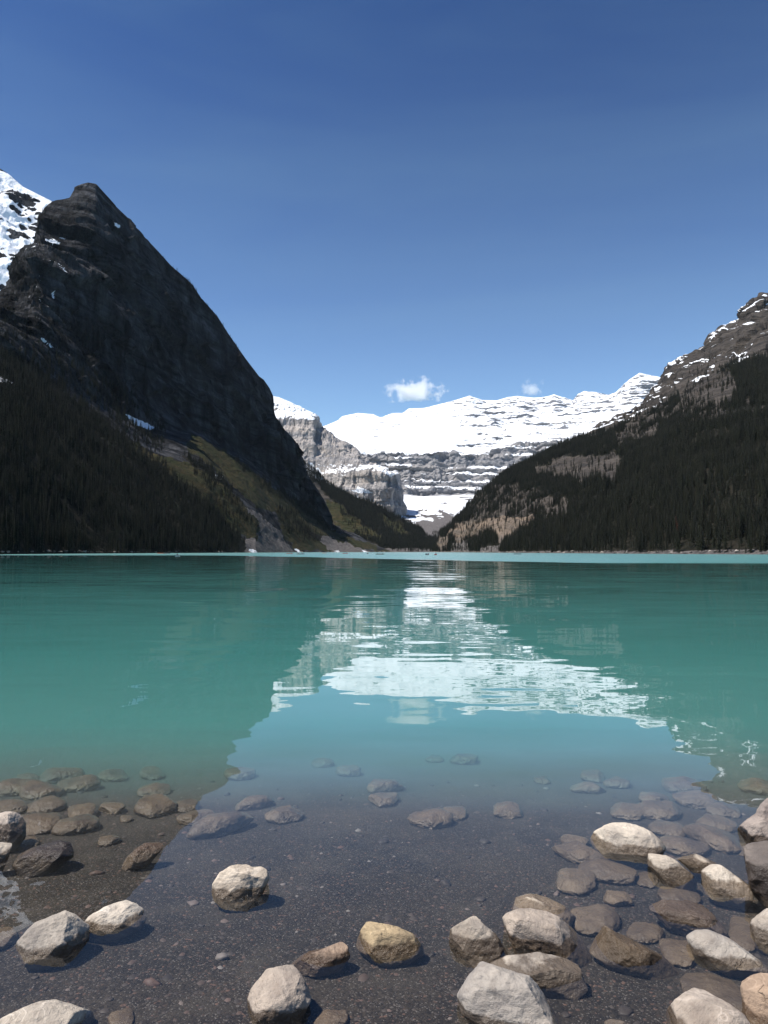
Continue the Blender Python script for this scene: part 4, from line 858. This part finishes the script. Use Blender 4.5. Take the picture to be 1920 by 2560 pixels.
# -- under water
U = [((-14, 1955, 90, 1988), 'tan', 'flat tan submerged rock at the left edge, far row'), ((56, 1958, 148, 1998), 'tan', 'domed tan submerged rock second from the left, far row'),
     ((150, 1946, 240, 1979), 'tan', 'greenish submerged rock third from the left, far row'), ((66, 1997, 158, 2031), 'brown', 'brown submerged rock behind the grey pink boulder'),
     ((170, 2010, 247, 2044), 'tan', 'oval tan submerged rock in the left middle row'), ((251, 2005, 311, 2035), 'tan', 'small tan submerged rock right of the oval one'),
     ([(332, 2014), (360, 1992), (380, 1987), (420, 1995), (438, 2004), (440, 2028), (410, 2036), (378, 2043), (345, 2028)], 'ochre', 'large ochre submerged rock on the left, dark underside'),
     ((351, 1960, 422, 1992), 'tan', 'dim submerged rock right behind the large ochre one'), ((440, 1997, 494, 2031), 'brown', 'square brown submerged rock right of the large ochre one'),
     ((450, 2030, 532, 2062), 'tan', 'rounded submerged rock half under the mountain reflection edge'),
     ([(470, 2072), (500, 2055), (560, 2045), (620, 2036), (631, 2048), (590, 2073), (540, 2086), (495, 2093), (475, 2084)], 'slate', 'long grey submerged slab left of centre'),
     ((50, 2030, 140, 2084), 'rust', 'large reddish brown submerged rock beside the grey pink boulder'), ((139, 2043, 240, 2083), 'brown', 'wide dull brown submerged rock in the left middle row'),
     ((-14, 2003, 62, 2035), 'brown', 'dark brown submerged rock at the left edge above the boulder'),
     ([(584, 2016), (600, 2005), (640, 1999), (680, 1993), (686, 2003), (650, 2018), (600, 2026)], 'slate', 'thin grey submerged slab behind the long slab'),
     ([(664, 2040), (690, 2022), (730, 2021), (762, 2034), (745, 2050), (700, 2059), (672, 2050)], 'tan', 'angular tan submerged rock left of the picture middle'),
     ([(1019, 2048), (1060, 2024), (1085, 2022), (1110, 2030), (1138, 2045), (1120, 2060), (1080, 2070), (1040, 2062)], 'rust', 'orange brown submerged rock in the middle'), ((1098, 2014, 1168, 2049), 'ochre', 'yellowish submerged rock leaning on the orange brown one'),
     ([(920, 1975), (930, 1955), (950, 1950), (1017, 1967), (980, 1977), (935, 1984)], 'grey', 'pale triangular submerged slab near the middle'), ([(920, 1995), (945, 1986), (990, 1982), (998, 1992), (980, 2015), (950, 2018)], 'slate', 'faint flat slab just below the triangular one'),
     ((781, 1897, 834, 1919), 'pale', 'faint pale submerged stone far out left of middle'), ((840, 1916, 902, 1942), 'grey', 'faint grey submerged stone far out by the middle'),
     ((1128, 1887, 1200, 1911), 'pale', 'faint pale submerged stone far out right of middle'), ((1063, 1887, 1106, 1907), 'grey', 'faint small submerged stone beside the far pale one'),
     ([(1235, 2022), (1245, 2003), (1280, 2001), (1300, 2018), (1310, 2036), (1280, 2046), (1240, 2042)], 'ochre', 'small orange submerged rock right of the middle'),
     ((104, 1925, 200, 1955), 'tan', 'dim olive submerged rock in the farthest left row'), ((247, 1925, 316, 1953), 'tan', 'dim olive submerged rock right of the farthest left one'), ((351, 1916, 410, 1949), 'tan', 'dim pointed submerged rock in the farthest row'), ((40, 1935, 100, 1957), 'brown', 'small dim submerged rock close to the left edge'),
     ((300, 2037, 328, 2056), 'tan', 'tiny tan submerged stone below the large ochre rock'), ((42, 2093, 92, 2123), 'brown', 'small brown submerged rock above the long dark wet rock'), ((245, 2088, 300, 2112), 'brown', 'half buried brown stone behind the orange pointed rock'),
     ((278, 2522, 330, 2566), 'tan', 'small brown rock at the bottom edge left of centre'), ((795, 2523, 863, 2568), 'rust', 'reddish submerged rock at the bottom edge beside the tall boulder'),
     ([(-34, 2320), (8, 2315), (30, 2330), (42, 2360), (10, 2374), (-34, 2376)], 'tan', 'yellowish submerged slab cut by the left edge'),
     ([(1382, 2122), (1400, 2113), (1440, 2111), (1480, 2122), (1515, 2142), (1510, 2155), (1460, 2160), (1420, 2148)], 'tan', 'streaky tan submerged rock left of the white boulder'), ((1405, 2091, 1470, 2116), 'ochre', 'mossy submerged rock behind the streaky tan one'),
     ((1463, 2155, 1590, 2206), 'brown', 'large smooth brown submerged rock below the white boulder'), ((1392, 2168, 1490, 2231), 'slate', 'grey submerged rock with white streaks'), ((1592, 2180, 1642, 2216), 'brown', 'brown submerged rock squeezed beside the oblong pale rock'),
     ((1627, 2049, 1709, 2092), 'mauve', 'mauve submerged rock right of the white boulder'), ([(1713, 2082), (1730, 2072), (1775, 2066), (1805, 2072), (1830, 2090), (1849, 2116), (1810, 2126), (1770, 2112), (1735, 2097)], 'rust', 'streaked orange brown rock awash near the right edge'),
     ((1739, 2041, 1834, 2077), 'tan', 'submerged tan rock behind the streaked orange brown one'), ((1660, 2095, 1764, 2136), 'tan', 'olive submerged rock between white boulder and streaked rock'), ((1523, 2010, 1618, 2047), 'slate', 'long grey submerged rock behind the white boulder, left one'), ((1592, 2008, 1702, 2046), 'tan', 'long tan submerged rock behind the white boulder, right one'),
     ((1600, 1983, 1668, 2011), 'slate', 'dim grey submerged rock in the right far rows'), ((1510, 1947, 1575, 1970), 'pale', 'dim pale submerged rock in the right far rows'), ((1683, 1983, 1795, 2016), 'slate', 'wide dim grey submerged rock at the right'), ((1450, 1925, 1513, 1955), 'grey', 'faint submerged rock far out on the right'), ((1427, 1964, 1510, 1982), 'grey', 'thin faint submerged rock far out on the right'), ((1334, 1942, 1378, 1959), 'pale', 'small faint submerged stone apart from the right group'),
     ((1654, 1947, 1764, 1982), 'mauve', 'wide faint submerged rock in the farthest right row'), ((1845, 2107, 1900, 2140), 'brown', 'brown submerged rock between the two right edge boulders'),
     ((1423, 2250, 1535, 2336), 'brown', 'big dark brown submerged rock right of the largest boulder'), ((1507, 2227, 1578, 2266), 'ochre', 'yellow submerged stone in the right hand group'), ((1576, 2302, 1653, 2356), 'tan', 'round tan submerged stone above the wedge slab'), ((1646, 2221, 1742, 2264), 'brown', 'flat brown submerged rock left of the angular cream rock'),
     ((1656, 2343, 1742, 2409), 'tan', 'pointed tan submerged rock between wedge slab and speckled rock'), ([(1715, 2470), (1735, 2440), (1770, 2427), (1820, 2440), (1862, 2480), (1872, 2512), (1800, 2530), (1735, 2510)], 'dark', 'dark submerged rock behind the smooth mauve grey boulder'), ((1826, 2285, 1900, 2372), 'brown', 'brown submerged rock left of the right edge grey boulder'),
     ((1775, 2012, 1850, 2042), 'slate', 'dim submerged rock left of the mauve boulder'), ((1850, 1950, 1935, 1985), 'tan', 'dim olive submerged rock at the right edge, far row'), ((560, 1925, 640, 1948), 'grey', 'faint grey submerged rock by the reflection edge')]
for shp, col, lab in U:
    rock(shp, col, lab, 0.02, 0.8, 0.06, sub=5, cuts=5, rough=0.9, under=True)
# loose pebbles strewn over the bed
pv, pf = [], []; V4 = np.array([(0, 0, 1), (1, 0, 0), (0.3, 0.95, 0), (-0.8, 0.6, 0), (-0.8, -0.6, 0), (0.3, -0.95, 0)]); 
T4 = [(0, 1, 2), (0, 2, 3), (0, 3, 4), (0, 4, 5), (0, 5, 1)]
npb = 14000
yy = 1.9 + 4.6 * rs.random(npb) ** 1.25; xx = (rs.random(npb) * 2 - 1) * (0.56 * yy + 0.25); zz = bed_z(xx, yy)
sz_ = 0.004 + 0.012 * rs.random(npb) ** 5 + 0.02 * (rs.random(npb) < 0.05) * rs.random(npb); an = rs.random(npb) * 6.28
for k in range(npb):
    c_, s_ = math.cos(an[k]), math.sin(an[k]); e_ = 0.6 + 0.4 * (k % 5) / 5
    base_ = len(pv)
    for v_ in V4: pv.append((xx[k] + sz_[k] * (v_[0] * c_ - v_[1] * e_ * s_), yy[k] + sz_[k] * (v_[0] * s_ + v_[1] * e_ * c_), zz[k] - 0.001 + sz_[k] * v_[2] * 0.55))
    pf += [tuple(base_ + i for i in t) for t in T4]
Vp, Fp = ico(2)
for k in range(240):          # larger half-buried pebbles
    y_ = 2.0 + 4.6 * rs.random() ** 1.2; x_ = (rs.random() * 2 - 1) * (0.56 * y_ + 0.2); r3 = (0.01 + 0.022 * rs.random() ** 2.4) * np.array([rs.uniform(0.8, 1.5), rs.uniform(0.7, 1.2), rs.uniform(0.35, 0.6)])
    a_ = rs.random() * 6.28; V3 = Vp * (1 + 0.2 * rs.normal(size=(len(Vp), 1))) * r3
    V3 = np.column_stack([V3[:, 0] * math.cos(a_) - V3[:, 1] * math.sin(a_), V3[:, 0] * math.sin(a_) + V3[:, 1] * math.cos(a_), V3[:, 2]])
    o_ = len(pv); pv += list(V3 + np.array([x_, y_, float(bed_z(x_, y_)) + 0.1 * r3[2]])); pf += [tuple(o_ + f for f in t) for t in Fp]
b = NB('pebble'); ge = b.n('NewGeometry')
cr = b.n('ValToRGB'); b.L(ge.outputs['Random Per Island'], cr.inputs[0])
cr.color_ramp.elements[0].color = (0.03, 0.024, 0.02, 1); cr.color_ramp.elements[1].color = (0.18, 0.16, 0.14, 1); cr.color_ramp.elements[1].position = 1.0
e1 = cr.color_ramp.elements.new(0.75); e1.color = (0.06, 0.047, 0.037, 1); e2 = cr.color_ramp.elements.new(0.9); e2.color = (0.1, 0.06, 0.045, 1)
M_peb = b.surf(b.bsdf(cr.outputs[0], 0.6, None, 0.3))
me = mesh_np('pebbles', pv, pf); tag(link('pebbles', me, M_peb), 'small dark pebbles strewn over the gravel lake bed', 'pebbles', kind='stuff')

# boulders washed along the far shores
bv, bf = [], []; Vi, Fi = ico(2)
shr = []
for T in (TL, TR):
    zc = T.P[..., 2]; m_ = (zc > 0.1) & (zc < 2.4) & (T.v < 1); idx = np.argwhere(m_)
    sel = idx[rs.integers(0, len(idx), 420)]; shr.append(T.P[sel[:, 0], sel[:, 1]] + rs.normal(0, 1.2, (420, 3)) * np.array([1, 1, 0]))
for p_ in np.vstack(shr):
    s3 = (0.35 + 1.3 * rs.random() ** 3) * np.array([rs.uniform(0.8, 1.5), rs.uniform(0.8, 1.5), rs.uniform(0.5, 0.9)])
    V3 = Vi * (1 + 0.28 * rs.normal(size=(len(Vi), 1))) * s3; o_ = len(bv)
    bv += list(V3 + p_); bf += [tuple(o_ + f for f in t) for t in Fi]
b = NB('shore_boulder'); ge = b.n('NewGeometry')
M_bld = b.surf(b.bsdf(b.mix(ge.outputs['Random Per Island'], (0.09, 0.08, 0.07, 1), (0.36, 0.32, 0.28, 1)), 0.9))
me = mesh_np('shore_boulders', bv, bf, smooth=False); tag(link('shore_boulders', me, M_bld), 'scattered boulders along the far shorelines', 'boulders', kind='stuff')

# ------------------------------------------------------------------ canoes and paddlers out on the lake
def paint(name, col, rough=0.4):
    b = NB(name); p = b.n('TexCoord').outputs['Object']
    c = b.mix(b.rng(b.noise(p, 3.0, 4), 0.35, 0.7), C4([x_ * 0.8 for x_ in col]), C4(col))
    return b.surf(b.bsdf(c, rough, None, 0.4))
M_canoe = {'red': paint('red_hull', (0.42, 0.03, 0.02)), 'dark': paint('dark_hull', (0.03, 0.035, 0.05)), 'orange': paint('orange_hull', (0.6, 0.16, 0.04)), 'white': paint('white_hull', (0.6, 0.58, 0.54)), 'green': paint('green_hull', (0.03, 0.08, 0.06))}
M_wood = paint('ash_wood', (0.4, 0.26, 0.13), 0.6)
M_cloth = {k: paint(k + '_jacket', v, 0.9) for k, v in {'navy': (0.02, 0.03, 0.07), 'red': (0.4, 0.03, 0.03), 'black': (0.02, 0.02, 0.022), 'orange': (0.65, 0.2, 0.04), 'grey': (0.18, 0.18, 0.19)}.items()}
M_skin = paint('skin', (0.5, 0.3, 0.22), 0.6); M_hair = paint('hair', (0.03, 0.022, 0.018), 0.8)
def hull_mesh():
    n, m = 25, 11; V = []
    def ring(t, inset, zlift):
        half = 0.43 * (1 - abs(t) ** 2.6) + 0.012; sheer = 0.34 + 0.16 * abs(t) ** 3
        keel = -0.10 + 0.16 * abs(t) ** 6
        out = []
        for j in range(m):
            a = math.pi * j / (m - 1); cx_ = -math.cos(a); d = math.sin(a) ** 0.55
            out.append((t * 2.45 * (1 - 0.04 * (1 - d)), cx_ * (half - inset), sheer + (keel + zlift - sheer) * d))
        return out
    for t in np.linspace(-1, 1, n): V += ring(t, 0, 0)
    o_ = len(V)
    for t in np.linspace(-1, 1, n): V += ring(t * 0.985, 0.012, 0.03)
    Fc = []
    for i in range(n - 1):
        for j in range(m - 1):
            a = i * m + j; Fc.append((a, a + 1, a + m + 1, a + m)); Fc.append((o_ + a, o_ + a + m, o_ + a + m + 1, o_ + a + 1))
        for j in (0, m - 1):
            a = i * m + j; Fc.append((a, a + m, o_ + a + m, o_ + a))
    me = bpy.data.meshes.new('hull'); me.from_pydata(V, [], Fc); me.polygons.foreach_set('use_smooth', np.ones(len(Fc), bool)); me.update(); return me
HULL = hull_mesh()
def bar_mesh(name, p0, p1, r0, r1=None, n=6):
    bm = bmesh.new(); a, c = Vector(p0), Vector(p1); d = (c - a)
    q_ = d.to_track_quat('Z', 'Y')
    for k, (pp, rr) in enumerate(((a, r0), (c, r1 or r0))):
        for j in range(n):
            bm.verts.new(pp + q_ @ Vector((math.cos(j * 6.2832 / n) * rr, math.sin(j * 6.2832 / n) * rr, 0)))
    bm.verts.ensure_lookup_table()
    for j in range(n): bm.faces.new((bm.verts[j], bm.verts[(j + 1) % n], bm.verts[n + (j + 1) % n], bm.verts[n + j]))
    bm.faces.new(bm.verts[0:n][::-1]); bm.faces.new(bm.verts[n:2 * n])
    me = bpy.data.meshes.new(name); bm.to_mesh(me); bm.free(); return me
def seat_mesh():
    bm = bmesh.new(); bmesh.ops.create_cube(bm, size=1); bmesh.ops.scale(bm, vec=(0.26, 0.68, 0.03), verts=bm.verts)
    bmesh.ops.bevel(bm, geom=bm.edges[:], offset=0.008, segments=1, affect='EDGES')
    me = bpy.data.meshes.new('seat'); bm.to_mesh(me); bm.free(); me.materials.append(M_wood); return me
SEAT = seat_mesh(); THWART = bar_mesh('thwart', (0, -0.40, 0.33), (0, 0.40, 0.33), 0.022); THWART.materials.append(M_wood)
def skin_mesh(name, verts, edges):
    me = bpy.data.meshes.new(name); me.from_pydata([v[0] for v in verts], edges, [])
    o = bpy.data.objects.new(name, me); COL.objects.link(o)
    md = o.modifiers.new('skin', 'SKIN'); md.use_smooth_shade = True
    for k, v in enumerate(verts):
        r_ = v[1] if isinstance(v[1], tuple) else (v[1], v[1])
        me.skin_vertices[0].data[k].radius = r_
        me.skin_vertices[0].data[k].use_root = (k == 0)
    s = o.modifiers.new('sub', 'SUBSURF'); s.levels = 1; s.render_levels = 1
    dg = bpy.context.evaluated_depsgraph_get(); out = bpy.data.meshes.new_from_object(o.evaluated_get(dg))
    bpy.data.objects.remove(o); bpy.data.meshes.remove(me); return out
# a paddler seated facing +X, seat at z = 0: knees forward, both hands on the paddle at the right side
BODY_V = [((0, 0, 0.06), (0.16, 0.13)), ((0.01, 0, 0.25), (0.15, 0.11)), ((0.03, 0, 0.44), (0.18, 0.12)), ((0.04, 0, 0.55), (0.065, 0.065)), ((0.06, 0, 0.66), (0.085, 0.10)), ((0.06, 0, 0.78), (0.075, 0.085)),
          ((0.04, 0.2, 0.47), 0.065), ((0.16, 0.16, 0.28), 0.05), ((0.33, -0.06, 0.40), 0.038), ((0.38, -0.14, 0.43), 0.035),
          ((0.04, -0.2, 0.47), 0.065), ((0.14, -0.29, 0.26), 0.05), ((0.34, -0.31, 0.14), 0.038), ((0.4, -0.32, 0.12), 0.035),
          ((0.05, 0.1, 0.03), 0.09), ((0.42, 0.14, 0.10), 0.068), ((0.62, 0.13, -0.20), 0.05), ((0.72, 0.13, -0.22), 0.04),
          ((0.05, -0.1, 0.03), 0.09), ((0.42, -0.14, 0.10), 0.068), ((0.62, -0.13, -0.20), 0.05), ((0.72, -0.13, -0.22), 0.04)]
BODY_E = [(0, 1), (1, 2), (2, 3), (3, 4), (4, 5), (2, 6), (6, 7), (7, 8), (8, 9), (2, 10), (10, 11), (11, 12), (12, 13), (0, 14), (14, 15), (15, 16), (16, 17), (0, 18), (18, 19), (19, 20), (20, 21)]
BODY = skin_mesh('person', BODY_V, BODY_E)
pz = np.array([p_.center[2] for p_ in BODY.polygons]); pxx = np.array([p_.center[0] for p_ in BODY.polygons])
BODY_IDX = np.where(pz > 0.575, 1, 0).astype(np.int32)
HAIRM = bpy.data.meshes.new('hair')
bm = bmesh.new(); bmesh.ops.create_uvsphere(bm, u_segments=12, v_segments=8, radius=0.115)
for v_ in bm.verts: v_.co = Vector((v_.co.x * 0.95 - 0.012, v_.co.y * 0.85, max(v_.co.z * 1.05, -0.02 if v_.co.x > 0.02 else -0.1))) + Vector((0.055, 0, 0.775))
bm.to_mesh(HAIRM); bm.free(); HAIRM.materials.append(M_hair)
PADDLE_S = bar_mesh('shaft', (0.36, -0.08, 0.50), (0.42, -0.42, -0.30), 0.016); PADDLE_S.materials.append(M_wood)
PADDLE_B = bar_mesh('blade', (0.42, -0.42, -0.28), (0.46, -0.62, -0.74), 0.03, 0.09); PADDLE_B.materials.append(M_wood)
PEOPLE = {}
def person_mesh(col):
    if col not in PEOPLE:
        m_ = BODY.copy(); m_.materials.clear(); m_.materials.append(M_cloth[col]); m_.materials.append(M_skin)
        m_.polygons.foreach_set('material_index', BODY_IDX); PEOPLE[col] = m_
    return PEOPLE[col]
def canoe(px, py, yaw, col, crew, label, crew_labels):
    D_ = CAMZ * (F * CP - (1280 - py) * SP) / -(F * SP + (1280 - py) * CP)
    P_ = survey(px, py, D_)
    t = bpy.data.objects.new('canoe', None); COL.objects.link(t); t.location = (P_[0], P_[1], 0.0); t.rotation_euler = (0, 0, R(yaw))
    tag(t, label, 'canoe', 'canoes out on the lake')
    hm = HULL.copy(); hm.materials.clear(); hm.materials.append(M_canoe[col])
    link('hull', hm, None, t)
    o = bpy.data.objects.new('thwart', THWART); COL.objects.link(o); o.parent = t
    xs = {1: (-0.5,), 2: (-1.25, 1.1), 3: (-1.4, -0.1, 1.15)}[len(crew)]
    for xx, cc, lb in zip(xs, crew, crew_labels):
        o = bpy.data.objects.new('seat', SEAT); COL.objects.link(o); o.parent = t; o.location = (xx, 0, 0.22)
        ca, sa = math.cos(R(yaw)), math.sin(R(yaw))
        q_ = bpy.data.objects.new('person', person_mesh(cc)); COL.objects.link(q_)
        q_.location = (P_[0] + ca * xx, P_[1] + sa * xx, 0.20); q_.rotation_euler = (0, 0, R(yaw))
        tag(q_, lb, 'person', 'paddlers in the canoes')
        h_ = bpy.data.objects.new('hair', HAIRM); COL.objects.link(h_); h_.parent = q_
        pd = bpy.data.objects.new('paddle', None); COL.objects.link(pd); pd.location = q_.location; pd.rotation_euler = q_.rotation_euler
        tag(pd, 'paddle of the ' + lb, 'paddle', 'canoe paddles')
        for nm, mm in (('shaft', PADDLE_S), ('blade', PADDLE_B)):
            o = bpy.data.objects.new(nm, mm); COL.objects.link(o); o.parent = pd
canoe(229, 1383.2, 12, 'red', ['black'], 'small red canoe nearest the left edge under the spruces', ['person in black alone in the leftmost red canoe'])
canoe(401, 1384.0, 5, 'orange', ['orange'], 'orange canoe close under the left forest', ['person in orange alone in the orange canoe'])
canoe(417, 1384.4, -4, 'dark', ['navy'], 'dark canoe just right of the orange canoe', ['person in navy alone beside the orange canoe'])
canoe(444, 1389.4, 83, 'white', ['black'], 'pale canoe seen end on, nearest of all boats', ['person in black in the pale canoe seen end on'])
canoe(724, 1384.3, 8, 'red', ['navy', 'black'], 'reddish canoe with two paddlers off the grey scree', ['person in navy at the stern of the reddish canoe', 'person in black at the bow of the reddish canoe'])
canoe(751, 1385.6, -4, 'dark', ['black', 'grey'], 'dark canoe with two paddlers off the grey scree', ['person in black at the stern of the dark canoe', 'person in grey at the bow of the dark canoe'])
canoe(811, 1383.0, 20, 'orange', ['red'], 'small orange canoe between the scree and the green slope', ['person in red alone in the small orange canoe'])
canoe(863, 1384.2, 35, 'red', ['black', 'navy'], 'red canoe turned at an angle below the second scree', ['person in black at the stern of the angled red canoe', 'person in navy at the bow of the angled red canoe'])
canoe(919, 1384.6, 75, 'dark', ['black'], 'dark canoe seen nearly end on left of the long canoe', ['person in black alone in the dark end on canoe'])
canoe(950, 1386.3, 0, 'green', ['black', 'grey', 'navy'], 'long dark green canoe side on with three paddlers', ['person in black at the stern of the three seat canoe', 'person in grey in the middle of the three seat canoe', 'person in navy at the bow of the three seat canoe'])
canoe(1068, 1387.3, 65, 'dark', ['navy', 'black'], 'left one of two dark canoes near the lake middle', ['person in navy at the stern of the left dark middle canoe', 'person in black at the bow of the left dark middle canoe'])
canoe(1089, 1387.3, 100, 'red', ['black'], 'right one of two canoes near the lake middle, red', ['person in black in the red canoe near the lake middle'])
canoe(1294, 1385.6, 15, 'dark', ['grey'], 'lone dark canoe below the right mountainside', ['person in grey alone below the right mountainside'])

# ------------------------------------------------------------------ small clouds beyond the snow mountain
def cloud_mat(name, dens, size):
    b = NB(name); tcn = b.n('TexCoord').outputs['Object']
    ln = b.n('VectorMath', operation='LENGTH'); b.L(tcn, ln.inputs[0])
    n1 = b.noise(b.vmath('MULTIPLY', b.pos(), (1 / size,) * 3), 1, 6, 0.6)
    d = b.math('SUBTRACT', b.math('MULTIPLY_ADD', n1, 2.1, -0.62), ln.outputs['Value'])
    d = b.math('MULTIPLY', b.rng(d, -0.06, 0.24), dens)
    v = b.n('VolumePrincipled'); v.inputs['Color'].default_value = (0.97, 0.97, 0.98, 1); v.inputs['Anisotropy'].default_value = 0.2
    b.L(d, v.inputs['Density']); b.L(v.outputs[0], b.out.inputs['Volume'])
    return b.m
def cloud(px, py, D_, w, h_, dens, size, label):
    P_ = survey(px, py, D_); bm = bmesh.new(); bmesh.ops.create_icosphere(bm, subdivisions=3, radius=1.0)
    for v_ in bm.verts:
        if v_.co.z < -0.45: v_.co.z = -0.45
    me = bpy.data.meshes.new('cloud'); bm.to_mesh(me); bm.free()
    o = link('cloud', me, cloud_mat('cloud_vapour', dens, size)); o.location = P_
    o.scale = (w / 2 * D_ / F, w / 2.6 * D_ / F, h_ / 2 * D_ / F)
    return tag(o, label, 'cloud', 'clouds over the snow mountain', 'stuff')
cloud(1034, 982, 9500, 235, 96, 0.022, 190, 'small white cumulus cloud above the snow mountain')
cloud(1330, 973, 9500, 100, 74, 0.007, 100, 'thin wisp of cloud above the right end of the snow mountain')

# ------------------------------------------------------------------ the air between here and the far mountains
bm = bmesh.new(); bmesh.ops.create_cube(bm, size=1.0)
for v_ in bm.verts: v_.co = Vector((450 + v_.co.x * 6300, 4375 + v_.co.y * 8850, 1019 + v_.co.z * 2162))
me = bpy.data.meshes.new('haze'); bm.to_mesh(me); bm.free()
b = NB('thin_air'); v = b.n('VolumePrincipled'); v.inputs['Color'].default_value = (0.72, 0.84, 1.0, 1); v.inputs['Density'].default_value = 0.62e-5; v.inputs['Anisotropy'].default_value = 0.0
b.L(v.outputs[0], b.out.inputs['Volume'])
tag(link('haze', me, b.m), 'thin blue haze softening the far mountains', 'haze', kind='stuff')
